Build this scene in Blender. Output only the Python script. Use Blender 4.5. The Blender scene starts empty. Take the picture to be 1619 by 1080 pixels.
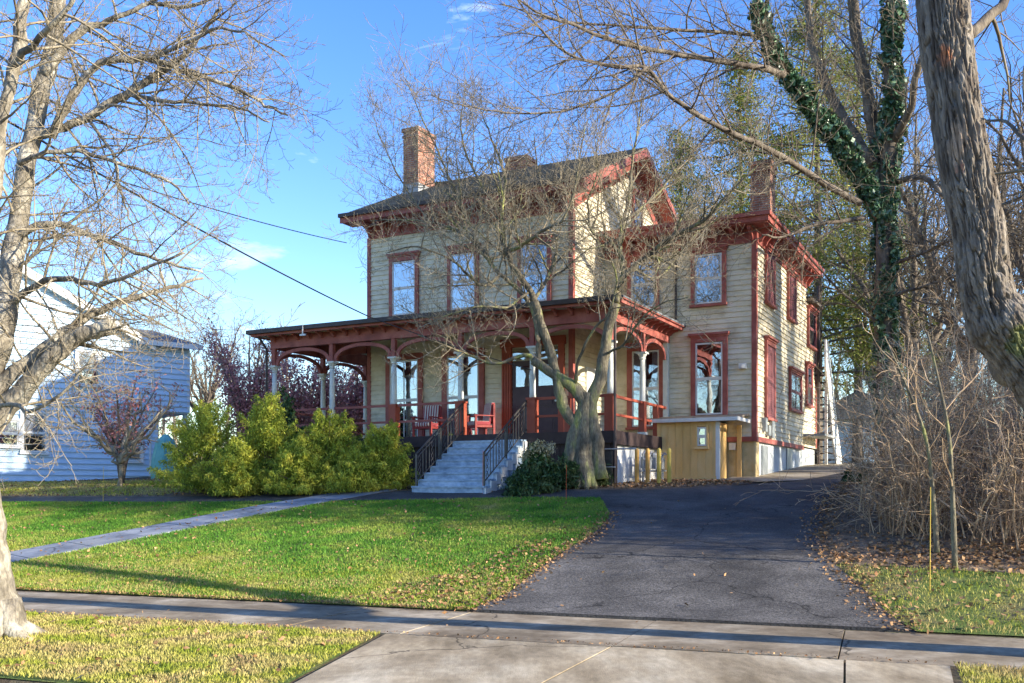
import bpy, math, random
import numpy as np
from mathutils import Vector, Matrix, noise
from mathutils.geometry import delaunay_2d_cdt
R = math.radians
F, CX, HY, EYE = 1550.0, 809.5, 775.0, 1.6
scn = bpy.context.scene
COL = scn.collection
rng = random.Random(7)

# ------------------------------------------------------------------ terrain
AX = Vector((.937, -.35)).normalized(); NX = Vector((.35, .937)).normalized()
_hn = np.array([-500, 6.2, 11.7, 14, 17, 20, 21.6, 23.3, 27, 36, 60, 200, 900.])
_hz = np.array([0, 0, 0, .28, .74, 1.20, 1.40, 1.66, 1.84, 2.45, 3.2, 4, 4.])
def hn(n):
    s = 0
    for k in (-.8, -.4, 0, .4, .8): s = s + np.interp(n + k, _hn, _hz)
    return s / 5
def h(x, y):
    return float(hn(NX.x * x + NX.y * y))
def an(a, n): return (AX.x * a + NX.x * n, AX.y * a + NX.y * n)
def W(px, py, Y): return Vector(((px - CX) / F * Y, Y, EYE + (HY - py) / F * Y))
def G(px, py):
    """point of the ground seen at a pixel"""
    t = (px - CX) / F; s = (HY - py) / F; Y = 6.0
    while Y < 120:
        if EYE + s * Y < h(t * Y, Y): return Vector((t * Y, Y))
        Y += .03
    return Vector((t * Y, Y))

# ------------------------------------------------------------------ materials
MATS = {}
def nd(nt, typ, **kw):
    n = nt.nodes.new(typ)
    for k, v in kw.items():
        if k in n.inputs: n.inputs[k].default_value = v
        else: setattr(n, k, v)
    return n
def c4(c): return (c[0], c[1], c[2], 1)
def mat(name, cols, scale=3.0, rough=.8, bump=0.0, bscale=None, stretch=(1, 1, 1), spec=.3, island=0.0, detail=6, metallic=0, pos=None, trans=0, fine=0.0, fscale=60, crack=0):
    if name in MATS: return MATS[name]
    m = bpy.data.materials.new(name); m.use_nodes = True; nt = m.node_tree; L = nt.links
    b = nt.nodes['Principled BSDF']; b.inputs['Roughness'].default_value = rough
    b.inputs['Specular IOR Level'].default_value = spec; b.inputs['Metallic'].default_value = metallic
    tc = nd(nt, 'ShaderNodeTexCoord'); mp = nd(nt, 'ShaderNodeMapping'); mp.inputs['Scale'].default_value = stretch
    L.new(tc.outputs['Object'], mp.inputs['Vector'])
    nz = nd(nt, 'ShaderNodeTexNoise', Scale=scale, Detail=detail, Roughness=.62); L.new(mp.outputs[0], nz.inputs['Vector'])
    cr = nd(nt, 'ShaderNodeValToRGB'); L.new(nz.outputs['Fac'], cr.inputs[0])
    e = cr.color_ramp.elements
    n = len(cols); ps = pos or ([.5] if n == 1 else [.32 + .36 * i / (n - 1) for i in range(n)])
    while len(e) < n: e.new(.5)
    for i in range(n): e[i].position = ps[i]; e[i].color = c4(cols[i])
    if n == 1: e[1].color = c4(cols[0])
    out = cr.outputs[0]
    if fine:
        n2 = nd(nt, 'ShaderNodeTexNoise', Scale=fscale, Detail=3); L.new(mp.outputs[0], n2.inputs['Vector'])
        mr = nd(nt, 'ShaderNodeMapRange'); mr.inputs[1].default_value = .3; mr.inputs[2].default_value = .7; mr.inputs[3].default_value = 1 - fine; mr.inputs[4].default_value = 1 + fine
        L.new(n2.outputs['Fac'], mr.inputs[0])
        mx = nd(nt, 'ShaderNodeVectorMath', operation='SCALE'); L.new(out, mx.inputs[0]); L.new(mr.outputs[0], mx.inputs['Scale']); out = mx.outputs[0]
    if island:
        g = nd(nt, 'ShaderNodeNewGeometry'); mr = nd(nt, 'ShaderNodeMapRange'); mr.inputs[3].default_value = 1 - island; mr.inputs[4].default_value = 1 + island
        L.new(g.outputs['Random Per Island'], mr.inputs[0])
        mx = nd(nt, 'ShaderNodeVectorMath', operation='SCALE'); L.new(out, mx.inputs[0]); L.new(mr.outputs[0], mx.inputs['Scale']); out = mx.outputs[0]
    if crack:
        nd_ = nd(nt, 'ShaderNodeTexNoise', Scale=1.6, Detail=5); L.new(tc.outputs['Object'], nd_.inputs['Vector']); av = nd(nt, 'ShaderNodeVectorMath', operation='MULTIPLY_ADD'); av.inputs[1].default_value = (.9, .9, .9); L.new(nd_.outputs['Color'], av.inputs[0]); L.new(tc.outputs['Object'], av.inputs[2])
        vo = nd(nt, 'ShaderNodeTexVoronoi', feature='DISTANCE_TO_EDGE', Scale=crack); L.new(av.outputs[0], vo.inputs['Vector'])
        mr = nd(nt, 'ShaderNodeMapRange'); mr.inputs[1].default_value = .002 * crack / .3; mr.inputs[2].default_value = .006 * crack / .3; mr.inputs[3].default_value = .35; mr.inputs[4].default_value = 1; L.new(vo.outputs['Distance'], mr.inputs[0])
        st_ = nd(nt, 'ShaderNodeTexNoise', Scale=.55, Detail=7, Roughness=.7, Distortion=1.2); L.new(tc.outputs['Object'], st_.inputs['Vector']); ms_ = nd(nt, 'ShaderNodeMapRange'); ms_.inputs[1].default_value = .38; ms_.inputs[2].default_value = .62; ms_.inputs[3].default_value = .72; ms_.inputs[4].default_value = 1.12; L.new(st_.outputs['Fac'], ms_.inputs[0])
        mm = nd(nt, 'ShaderNodeMath', operation='MULTIPLY'); L.new(mr.outputs[0], mm.inputs[0]); L.new(ms_.outputs[0], mm.inputs[1])
        mx = nd(nt, 'ShaderNodeVectorMath', operation='SCALE'); L.new(out, mx.inputs[0]); L.new(mm.outputs[0], mx.inputs['Scale']); out = mx.outputs[0]
    L.new(out, b.inputs['Base Color'])
    if bump:
        nb = nd(nt, 'ShaderNodeTexNoise', Scale=bscale or scale * 6, Detail=6); L.new(mp.outputs[0], nb.inputs['Vector'])
        bp = nd(nt, 'ShaderNodeBump', Strength=1.0, Distance=bump); L.new(nb.outputs['Fac'], bp.inputs['Height']); L.new(bp.outputs[0], b.inputs['Normal'])
    if trans:
        tr = nd(nt, 'ShaderNodeBsdfTranslucent'); L.new(out, tr.inputs['Color']); ms = nd(nt, 'ShaderNodeMixShader'); ms.inputs[0].default_value = trans
        L.new(b.outputs[0], ms.inputs[1]); L.new(tr.outputs[0], ms.inputs[2]); L.new(ms.outputs[0], nt.nodes['Material Output'].inputs[0])
    MATS[name] = m; return m
def brick_mat(name, c1, c2, mortar, sc=1.0):
    m = bpy.data.materials.new(name); m.use_nodes = True; nt = m.node_tree; L = nt.links; b = nt.nodes['Principled BSDF']; b.inputs['Roughness'].default_value = .9
    tc = nd(nt, 'ShaderNodeTexCoord'); sp = nd(nt, 'ShaderNodeSeparateXYZ'); L.new(tc.outputs['Object'], sp.inputs[0])
    ad = nd(nt, 'ShaderNodeMath', operation='ADD'); L.new(sp.outputs[0], ad.inputs[0]); L.new(sp.outputs[1], ad.inputs[1])
    cb = nd(nt, 'ShaderNodeCombineXYZ'); L.new(ad.outputs[0], cb.inputs[0]); L.new(sp.outputs[2], cb.inputs[1])
    bt = nd(nt, 'ShaderNodeTexBrick'); L.new(cb.outputs[0], bt.inputs['Vector'])
    bt.inputs['Color1'].default_value = c4(c1); bt.inputs['Color2'].default_value = c4(c2); bt.inputs['Mortar'].default_value = c4(mortar)
    bt.inputs['Scale'].default_value = sc; bt.inputs['Mortar Size'].default_value = .008; bt.inputs['Brick Width'].default_value = .21; bt.inputs['Row Height'].default_value = .072
    nz = nd(nt, 'ShaderNodeTexNoise', Scale=2.5, Detail=5); L.new(tc.outputs['Object'], nz.inputs['Vector'])
    mr = nd(nt, 'ShaderNodeMapRange'); mr.inputs[1].default_value = .35; mr.inputs[2].default_value = .65; mr.inputs[3].default_value = .6; mr.inputs[4].default_value = 1.25; L.new(nz.outputs['Fac'], mr.inputs[0])
    mx = nd(nt, 'ShaderNodeVectorMath', operation='SCALE'); L.new(bt.outputs['Color'], mx.inputs[0]); L.new(mr.outputs[0], mx.inputs['Scale']); L.new(mx.outputs[0], b.inputs['Base Color'])
    bp = nd(nt, 'ShaderNodeBump', Strength=.8, Distance=.01); L.new(bt.outputs['Fac'], bp.inputs['Height']); bp.invert = True; L.new(bp.outputs[0], b.inputs['Normal'])
    return m
def glass_mat():
    m = bpy.data.materials.new('window_glass'); m.use_nodes = True; nt = m.node_tree; L = nt.links; nt.nodes.remove(nt.nodes['Principled BSDF'])
    tr = nd(nt, 'ShaderNodeBsdfTransparent'); gl = nd(nt, 'ShaderNodeBsdfGlossy', Roughness=.02); gl.inputs['Color'].default_value = (.85, .92, 1, 1)
    lw = nd(nt, 'ShaderNodeLayerWeight', Blend=.35); mr = nd(nt, 'ShaderNodeMapRange'); mr.inputs[3].default_value = .26; mr.inputs[4].default_value = .95; L.new(lw.outputs['Fresnel'], mr.inputs[0])
    tc = nd(nt, 'ShaderNodeTexCoord'); nz = nd(nt, 'ShaderNodeTexNoise', Scale=2.2, Detail=2); L.new(tc.outputs['Object'], nz.inputs[0])
    bp = nd(nt, 'ShaderNodeBump', Strength=.3, Distance=.008); L.new(nz.outputs['Fac'], bp.inputs['Height']); L.new(bp.outputs[0], gl.inputs['Normal'])
    ms = nd(nt, 'ShaderNodeMixShader'); L.new(mr.outputs[0], ms.inputs[0]); L.new(tr.outputs[0], ms.inputs[1]); L.new(gl.outputs[0], ms.inputs[2])
    L.new(ms.outputs[0], nt.nodes['Material Output'].inputs[0]); return m
def stripe_mat(name, ca, cb, axis, width):
    m = bpy.data.materials.new(name); m.use_nodes = True; nt = m.node_tree; L = nt.links; b = nt.nodes['Principled BSDF']; b.inputs['Roughness'].default_value = .9
    tc = nd(nt, 'ShaderNodeTexCoord'); sp = nd(nt, 'ShaderNodeSeparateXYZ'); L.new(tc.outputs['Object'], sp.inputs[0])
    a = nd(nt, 'ShaderNodeMath', operation='MULTIPLY'); a.inputs[1].default_value = 1 / width; L.new(sp.outputs[axis], a.inputs[0])
    f = nd(nt, 'ShaderNodeMath', operation='FRACT'); L.new(a.outputs[0], f.inputs[0])
    g = nd(nt, 'ShaderNodeMath', operation='GREATER_THAN'); g.inputs[1].default_value = .5; L.new(f.outputs[0], g.inputs[0])
    mx = nd(nt, 'ShaderNodeMixRGB'); mx.inputs[1].default_value = c4(ca); mx.inputs[2].default_value = c4(cb); L.new(g.outputs[0], mx.inputs[0]); L.new(mx.outputs[0], b.inputs['Base Color'])
    return m

M = {}
M['siding'] = mat('cream_siding', [(.48, .41, .275), (.68, .61, .44), (.76, .69, .53)], 1.5, .75, .004, 30, (1.2, 1.2, 1.6), fine=.05, fscale=40)
M['red'] = mat('brick_red_trim', [(.24, .065, .053), (.35, .10, .077), (.42, .15, .12)], 2.5, .6, .002, 40, fine=.08)
M['redpost'] = mat('orange_red_post', [(.32, .07, .04), (.42, .10, .055)], 3, .55, .002, 40)
M['white'] = mat('white_paint', [(.62, .62, .58), (.78, .78, .74)], 3, .55, .001, 40, fine=.05)
M['colwhite'] = mat('cream_white_column_paint', [(.60, .60, .52), (.74, .74, .66)], 4, .6, .002, 40, fine=.06)
M['roof'] = mat('brown_shingles', [(.11, .09, .07), (.19, .16, .125), (.27, .23, .185)], 6, .95, .01, 40, (1, 1, 1), fine=.25, fscale=22)
M['gutter'] = mat('dark_gutter_metal', [(.05, .035, .032), (.08, .06, .055)], 4, .5)
M['brown'] = mat('dark_brown_skirt', [(.045, .028, .026), (.075, .05, .045)], 3, .7, .003, 30)
M['maroon'] = mat('maroon_door_paint', [(.055, .03, .035), (.085, .05, .055)], 2, .45)
M['yellow'] = mat('mustard_board_paint', [(.64, .41, .15), (.76, .50, .20), (.80, .57, .28)], 1.5, .75, .003, 30, (1, 1, .4), fine=.05)
M['ceiling'] = mat('porch_ceiling_paint', [(.55, .50, .38), (.65, .60, .47)], 2, .7)
M['deck'] = mat('painted_deck_boards', [(.10, .085, .085), (.16, .135, .13)], 3, .6, .003, 30)
M['step'] = mat('blue_grey_step_paint', [(.20, .28, .37), (.32, .42, .52), (.42, .52, .61)], 4, .6, .003, 30, (.6, 2, 1), fine=.2, fscale=12)
M['iron'] = mat('black_iron', [(.07, .065, .06), (.13, .12, .11)], 8, .45, metallic=.4)
M['foundpale'] = mat('pale_foundation_stucco', [(.42, .46, .46), (.56, .60, .60), (.64, .67, .66)], 2, .9, .01, 20, fine=.06)
M['foundyellow'] = mat('ochre_foundation_stucco', [(.42, .32, .15), (.52, .42, .22), (.58, .49, .30)], 2, .9, .008, 20)
M['dark'] = mat('dark_interior', [(.012, .013, .016), (.03, .03, .035)], 2, .9)
M['curtain'] = mat('lace_curtain', [(.45, .47, .52), (.70, .72, .76)], 14, .95, .01, 30, (1, 1, .12))
M['shutter'] = mat('plum_shutter', [(.17, .055, .06), (.25, .09, .095)], 3, .6)
M['glass'] = glass_mat()
M['brick'] = brick_mat('orange_brick', (.42, .17, .09), (.28, .10, .06), (.38, .33, .27))
M['flash'] = mat('grey_flashing', [(.25, .27, .28), (.42, .42, .40)], 5, .5)
M['meter'] = mat('grey_meter_metal', [(.25, .27, .28), (.38, .40, .40)], 6, .4, metallic=.3)
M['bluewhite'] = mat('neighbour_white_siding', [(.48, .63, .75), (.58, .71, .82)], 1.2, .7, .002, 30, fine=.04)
M['greyroof'] = mat('grey_shingles', [(.11, .12, .13), (.2, .21, .22)], 6, .95, .01, 40, fine=.2)
M['asphalt'] = mat('old_asphalt', [(.052, .048, .044), (.078, .073, .067), (.115, .108, .097)], .8, .85, .008, 70, fine=.5, fscale=38, crack=.2)
M['concrete'] = mat('weathered_concrete', [(.15, .11, .065), (.27, .215, .14), (.46, .39, .28)], 1.1, .9, .003, 60, fine=.14, fscale=14, crack=.22)
M['concretelight'] = mat('pale_concrete', [(.23, .175, .10), (.41, .33, .21), (.58, .50, .35)], .9, .9, .003, 60, (1.4, .5, 1), fine=.14, fscale=14, crack=.17)
M['flag'] = mat('bluestone', [(.15, .17, .20), (.26, .28, .31), (.36, .37, .37)], 1.6, .8, .004, 30, fine=.12, crack=.3)
M['soil'] = mat('bare_soil', [(.07, .05, .03), (.13, .10, .06), (.10, .12, .04)], 2.2, 1, .02, 16, fine=.3, fscale=30)
M['mulch'] = mat('mulch_and_leaf_mould', [(.08, .06, .04), (.17, .12, .075), (.27, .20, .13)], 5, 1, .03, 22, fine=.4, fscale=40)
M['lawn'] = mat('lawn_turf', [(.07, .12, .02), (.11, .16, .03), (.17, .15, .06)], 1.1, 1, .03, 40, fine=.35, fscale=25, pos=[.35, .5, .68])
M['leaflitter'] = mat('fallen_leaves', [(.16, .07, .03), (.30, .17, .08), (.42, .28, .15)], 9, .9, island=.5)
M['barkgrey'] = mat('pale_grey_bark', [(.09, .075, .055), (.24, .21, .16), (.44, .41, .33)], 5, .95, .03, 26, (1, 1, .5), fine=.35, fscale=30)
M['barkmag'] = mat('mossy_magnolia_bark', [(.07, .058, .042), (.19, .165, .115), (.27, .29, .08)], 3.2, .95, .03, 24, (1, 1, .35), fine=.35, fscale=30)
M['twig'] = mat('bare_twigs', [(.10, .075, .05), (.20, .16, .11), (.31, .27, .19)], 4, .9)
M['twigpale'] = mat('pale_twigs', [(.15, .12, .08), (.28, .235, .16), (.40, .35, .26)], 4, .9)
M['twigtan'] = mat('tan_brush', [(.20, .13, .075), (.37, .26, .165), (.56, .44, .30)], 2, .9, island=.5)
M['darkbark'] = mat('dark_brown_bark', [(.07, .055, .042), (.15, .12, .09), (.25, .21, .155)], 5, .95, .02, 25, (1, 1, .35), fine=.2)
M['ivy'] = mat('ivy_leaves', [(.03, .085, .045), (.08, .16, .08), (.24, .31, .17)], 5, .35, island=.6, spec=.6)
M['pine'] = mat('yellow_green_needles', [(.09, .12, .022), (.20, .23, .045), (.36, .33, .08)], .6, .8, island=.4, trans=.2)
M['gold'] = mat('golden_cypress_foliage', [(.12, .20, .03), (.36, .41, .05), (.68, .60, .09)], 2.2, .75, island=.4, trans=.25)
M['redleaf'] = mat('dull_red_leaves', [(.36, .11, .11), (.52, .23, .21), (.58, .36, .31)], 3, .8, island=.5, trans=.25)
M['green'] = mat('dark_evergreen_leaves', [(.02, .05, .015), (.05, .10, .03), (.15, .17, .07)], 3, .6, island=.5)
M['straw'] = mat('dry_flower_heads', [(.30, .26, .13), (.48, .42, .25)], 5, .9, island=.3)
M['post'] = mat('orange_bollard_paint', [(.50, .26, .06), (.62, .36, .10)], 4, .6)
M['postyellow'] = mat('yellow_bollard_paint', [(.58, .40, .07), (.70, .52, .12)], 4, .6)
M['stake'] = mat('orange_stake', [(.55, .10, .03)], 2, .5)
M['stakey'] = mat('yellow_stake', [(.60, .42, .06)], 2, .5)
M['cable'] = mat('black_cable', [(.02, .02, .022)], 2, .6)
M['teal'] = mat('teal_tarp', [(.12, .36, .34), (.2, .46, .42)], 2, .7, .02, 6)
M['chairred'] = mat('red_chair_paint', [(.27, .04, .04), (.35, .06, .05)], 3, .5)
M['cushion'] = stripe_mat('striped_cushion', (.30, .05, .06), (.66, .61, .52), 0, .085)
M['steel'] = mat('galvanised_pipe', [(.35, .37, .38), (.5, .52, .52)], 6, .4, metallic=.5)

# ------------------------------------------------------------------ object helpers
def tag(o, label=None, cat=None, group=None, kind=None):
    if label: o['label'] = label
    if cat: o['category'] = cat
    if group: o['group'] = group
    if kind: o['kind'] = kind
    return o
def thing(name, label, cat, loc=(0, 0, 0), rz=0, group=None):
    o = bpy.data.objects.new(name, None); COL.objects.link(o); o.location = loc; o.rotation_euler = (0, 0, rz); o.empty_display_size = .3
    return tag(o, label, cat, group)
def link(name, me, parent=None, loc=None, rz=None):
    o = bpy.data.objects.new(name, me); COL.objects.link(o)
    if parent: o.parent = parent
    if loc is not None: o.location = loc
    if rz is not None: o.rotation_euler = (0, 0, rz)
    return o
def copy_tree(o, parent=None):
    c = o.copy(); COL.objects.link(c); c.parent = parent
    for ch in list(o.children): copy_tree(ch, c)
    return c
class MB:
    def __init__(s): s.v = []; s.f = []; s.smooth = False
    def add(s, vs, fs):
        n = len(s.v); s.v += [tuple(v) for v in vs]; s.f += [tuple(i + n for i in f) for f in fs]; return s
    def box(s, x0, x1, y0, y1, z0, z1):
        if x0 > x1: x0, x1 = x1, x0
        if y0 > y1: y0, y1 = y1, y0
        if z0 > z1: z0, z1 = z1, z0
        return s.add([(x0, y0, z0), (x1, y0, z0), (x1, y1, z0), (x0, y1, z0), (x0, y0, z1), (x1, y0, z1), (x1, y1, z1), (x0, y1, z1)],
                     [(3, 2, 1, 0), (4, 5, 6, 7), (0, 1, 5, 4), (1, 2, 6, 5), (2, 3, 7, 6), (3, 0, 4, 7)])
    def prism(s, poly, d):
        """closed polygon (3d points) swept by vector d"""
        n = len(poly); d = Vector(d); p = [Vector(q) for q in poly]
        return s.add(p + [q + d for q in p], [tuple(range(n - 1, -1, -1)), tuple(range(n, 2 * n))] + [(i, (i + 1) % n, n + (i + 1) % n, n + i) for i in range(n)])
    def beam(s, a, b, w, hh):
        a = Vector(a); b = Vector(b); d = (b - a).normalized(); up = Vector((0, 0, 1))
        if abs(d.z) > .98: up = Vector((0, 1, 0))
        sd = d.cross(up).normalized() * w / 2; u = sd.cross(d).normalized() * hh / 2
        return s.prism([a - sd - u, a + sd - u, a + sd + u, a - sd + u], b - a)
    def tube(s, pts, rad, sides=8, caps=True):
        n = len(pts); v = []; f = []
        dm = (pts[-1] - pts[0])
        if dm.length < 1e-6: dm = Vector((0, 0, 1))
        dm.normalize(); ref = Vector((0, 0, 1)) if abs(dm.z) < .85 else Vector((1, 0, 0))
        for i in range(n):
            d = pts[min(i + 1, n - 1)] - pts[max(i - 1, 0)]
            a = d.cross(ref)
            if a.length < 1e-9: a = Vector((0, 1, 0))
            a.normalize(); b = a.cross(d).normalized(); r = rad[i]; p = pts[i]
            for k in range(sides):
                t = 2 * math.pi * k / sides; q = p + a * (math.cos(t) * r) + b * (math.sin(t) * r)
                if sides >= 10: q += (q - p) * (.16 * noise.noise(q * 4.5) + .22 * noise.noise(q * 1.7))
                v.append(q)
        for i in range(n - 1):
            for k in range(sides):
                k2 = (k + 1) % sides; f.append((i * sides + k, i * sides + k2, (i + 1) * sides + k2, (i + 1) * sides + k))
        if caps and sides > 3: f.append(tuple(range(sides - 1, -1, -1))); f.append(tuple((n - 1) * sides + k for k in range(sides)))
        return s.add(v, f)
    def lathe(s, prof, sides=16, c=(0, 0, 0)):
        c = Vector(c); v = []; f = []; n = len(prof)
        for r, z in prof:
            for k in range(sides):
                t = 2 * math.pi * k / sides; v.append(c + Vector((r * math.cos(t), r * math.sin(t), z)))
        for i in range(n - 1):
            for k in range(sides):
                k2 = (k + 1) % sides; f.append((i * sides + k, i * sides + k2, (i + 1) * sides + k2, (i + 1) * sides + k))
        f.append(tuple(range(sides - 1, -1, -1))); f.append(tuple((n - 1) * sides + k for k in range(sides)))
        return s.add(v, f)
    def siding(s, wall, c, rngf, z0, z1, e=.15, lap=.034):
        """lap boards; wall in front/right/left/back"""
        def P(a, o, z):
            return {'front': (a, c - o, z), 'back': (a, c + o, z), 'right': (c + o, a, z), 'left': (c - o, a, z)}[wall]
        z = z0
        while z < z1 - 1e-4:
            zt = min(z + e, z1); a0, b0 = rngf(z); a1, b1 = rngf(zt); j = rng.uniform(-.002, .002)
            if b0 - a0 < .02: break
            if b1 < a1: a1 = b1 = (a1 + b1) / 2
            vs = [P(a0, lap + j, z), P(b0, lap + j, z), P(b1, .004, zt), P(a1, .004, zt), P(a0, 0, z), P(b0, 0, z)]
            fs = [(0, 1, 2, 3), (4, 5, 1, 0)]
            if wall in ('right', 'back'):
                pass
            s.add(vs, fs); z = zt
        return s
    def mesh(s, name):
        me = bpy.data.meshes.new(name); me.from_pydata(s.v, [], s.f)
        if s.smooth: me.polygons.foreach_set('use_smooth', [True] * len(me.polygons))
        me.update(); return me
    def build(s, name, m, parent=None, loc=None, rz=None, bevel=0):
        me = s.mesh(name); me.materials.append(m); o = link(name, me, parent, loc, rz)
        if bevel:
            md = o.modifiers.new('bevel', 'BEVEL'); md.width = bevel; md.segments = 2; md.limit_method = 'ANGLE'
        return o
def smoothed(mb): mb.smooth = True; return mb
def diamonds(C, A, B, name, m, parent=None):
    """many leaf-sized diamond faces (numpy)"""
    n = len(C); V = np.empty((n, 4, 3)); V[:, 0] = C - A; V[:, 1] = C - B; V[:, 2] = C + A; V[:, 3] = C + B
    me = bpy.data.meshes.new(name); me.vertices.add(4 * n); me.vertices.foreach_set('co', V.reshape(-1).astype(np.float32))
    me.loops.add(4 * n); me.loops.foreach_set('vertex_index', np.arange(4 * n, dtype=np.int32))
    me.polygons.add(n); me.polygons.foreach_set('loop_start', np.arange(0, 4 * n, 4, dtype=np.int32))
    me.polygons.foreach_set('loop_total', np.full(n, 4, dtype=np.int32)); me.update(calc_edges=True); me.validate()
    me.materials.append(m); return link(name, me, parent)
NP = np.random.default_rng(5)
def unit(v): return v / (np.linalg.norm(v, axis=1, keepdims=True) + 1e-9)
def rand_leaves(C, size, aspect, name, m, parent=None, bias=None, var=.4):
    n = len(C); d = unit(NP.normal(size=(n, 3)))
    if bias is not None: d = unit(d * .7 + bias)
    e = unit(np.cross(d, NP.normal(size=(n, 3)))); s = size * (1 + NP.uniform(-var, var, (n, 1)))
    return diamonds(C, d * s, e * s * aspect, name, m, parent)
def struct(name, mb_or_obj, m=None):
    o = mb_or_obj.build(name, m) if isinstance(mb_or_obj, MB) else mb_or_obj
    o['kind'] = 'structure'; return o

# ------------------------------------------------------------------ camera, world, sun
cam = bpy.data.cameras.new('camera'); co = bpy.data.objects.new('camera', cam); COL.objects.link(co); scn.camera = co
cam.lens = F / 1619 * 36; cam.sensor_width = 36; cam.shift_y = (HY - 540) / 1619; cam.clip_end = 3000; cam.clip_start = .1
co.location = (0, 0, EYE); co.rotation_euler = (R(90), 0, 0)
SUN_AZ, SUN_EL = R(-24.5), R(20)      # azimuth measured from +X
sd = Vector((math.cos(SUN_AZ) * math.cos(SUN_EL), math.sin(SUN_AZ) * math.cos(SUN_EL), math.sin(SUN_EL)))
sl = bpy.data.lights.new('sun', 'SUN'); sl.energy = 3.5; sl.angle = R(.5); sl.color = (1, .90, .74)
so = bpy.data.objects.new('sun', sl); COL.objects.link(so); so.rotation_euler = (-sd).to_track_quat('-Z', 'Y').to_euler(); so.location = (30, -10, 30)
w = bpy.data.worlds.new('World'); scn.world = w; w.use_nodes = True; nt = w.node_tree; L = nt.links
bg = nt.nodes['Background']; sky = nd(nt, 'ShaderNodeTexSky', sky_type='NISHITA'); sky.sun_disc = False; sky.sun_elevation = SUN_EL
sky.sun_rotation = math.atan2(sd.x, sd.y); sky.air_density = 1.15; sky.dust_density = .25; sky.ozone_density = 3.0
tc = nd(nt, 'ShaderNodeTexCoord'); mp = nd(nt, 'ShaderNodeMapping'); mp.inputs['Scale'].default_value = (1.0, 1.0, 3.2); mp.inputs['Rotation'].default_value = (.1, .35, 0)
L.new(tc.outputs['Generated'], mp.inputs[0])
nz = nd(nt, 'ShaderNodeTexNoise', Scale=5.5, Detail=7, Roughness=.6, Distortion=.4); L.new(mp.outputs[0], nz.inputs['Vector'])
cr = nd(nt, 'ShaderNodeValToRGB'); cr.color_ramp.elements[0].position = .635; cr.color_ramp.elements[1].position = .80; cr.color_ramp.elements[1].color = (.42, .42, .42, 1); L.new(nz.outputs['Fac'], cr.inputs[0])
mx = nd(nt, 'ShaderNodeMixRGB'); mx.inputs[2].default_value = (6.5, 6.9, 7.6, 1); L.new(cr.outputs[0], mx.inputs[0]); hs = nd(nt, 'ShaderNodeHueSaturation', Saturation=1.28, Value=.82, Hue=.520); L.new(sky.outputs[0], hs.inputs['Color']); L.new(hs.outputs[0], mx.inputs[1]); L.new(mx.outputs[0], bg.inputs['Color'])
bg.inputs['Strength'].default_value = .15
scn.view_settings.view_transform = 'Standard'; scn.view_settings.look = 'None'; scn.view_settings.exposure = 1.65; scn.view_settings.gamma = 1
try: scn.view_settings.use_curve_mapping = False
except Exception: pass

# ------------------------------------------------------------------ ground sheets
def grid_mesh(As, Ns, zf):
    mb = MB(); k = len(Ns)
    vs = [(*an(a, n), zf(a, n)) for a in As for n in Ns]
    return mb.add(vs, [(i * k + j, (i + 1) * k + j, (i + 1) * k + j + 1, i * k + j + 1) for i in range(len(As) - 1) for j in range(k - 1)])
As = [-700, -300, -150, -80, -50] + list(np.arange(-40, 41, 2.0)) + [50, 80, 150, 300, 700]
Ns = [-700, -200, -60, -20, 0, 6.22, 6.24] + list(np.arange(6.5, 40, .5)) + list(np.arange(40, 70, 3)) + [80, 100, 140, 200, 300, 500, 900]
g_ = grid_mesh(As, Ns, lambda a, n: (-.17 if n < 6.23 else float(hn(n)))); struct('ground', smoothed(g_), M['soil'])
def sheet(name, poly, m, off, step=.5, kind=True, thick=0):
    """ground sheet over a world polygon following the terrain"""
    P = [Vector((p[0], p[1])) for p in poly]; B = []
    for i in range(len(P)):
        a = P[i]; b = P[(i + 1) % len(P)]; k = max(1, int((b - a).length / step))
        B += [a.lerp(b, j / k) for j in range(k)]
    nb = len(B); xs = [p.x for p in B]; ys = [p.y for p in B]; V = list(B)
    poly_np = np.array([(p.x, p.y) for p in B])
    x = min(xs)
    while x < max(xs):
        y = min(ys)
        while y < max(ys):
            V.append(Vector((x + .013, y + .017))); y += step
        x += step
    ins = inside(np.array([(v.x, v.y) for v in V[nb:]]), poly_np)
    V = B + [v for v, k in zip(V[nb:], ins) if k]
    r = delaunay_2d_cdt(V, [(i, (i + 1) % nb) for i in range(nb)], [list(range(nb))], 1, 1e-4)
    mb = MB(); mb.add([(v.x, v.y, h(v.x, v.y) + off) for v in r[0]], r[2])
    if thick:
        k = len(mb.v); mb.add([(p.x, p.y, h(p.x, p.y) + off) for p in B] + [(p.x, p.y, h(p.x, p.y) + off - thick) for p in B], [(i, nb + i, nb + (i + 1) % nb, (i + 1) % nb) for i in range(nb)])
    mb2 = mb
    me = mb2.mesh(name)
    # make all faces point up
    for p in me.polygons:
        pass
    me.materials.append(m); o = link(name, me)
    if kind: o['kind'] = 'structure'
    return o
def inside(P, poly):
    x, y = P[:, 0], P[:, 1]; c = np.zeros(len(P), bool); n = len(poly); j = n - 1
    for i in range(n):
        xi, yi = poly[i]; xj, yj = poly[j]
        with np.errstate(divide='ignore', invalid='ignore'):
            t = ((yi > y) != (yj > y)) & (x < (xj - xi) * (y - yi) / (yj - yi + 1e-12) + xi)
        c ^= t; j = i
    return c
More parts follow.
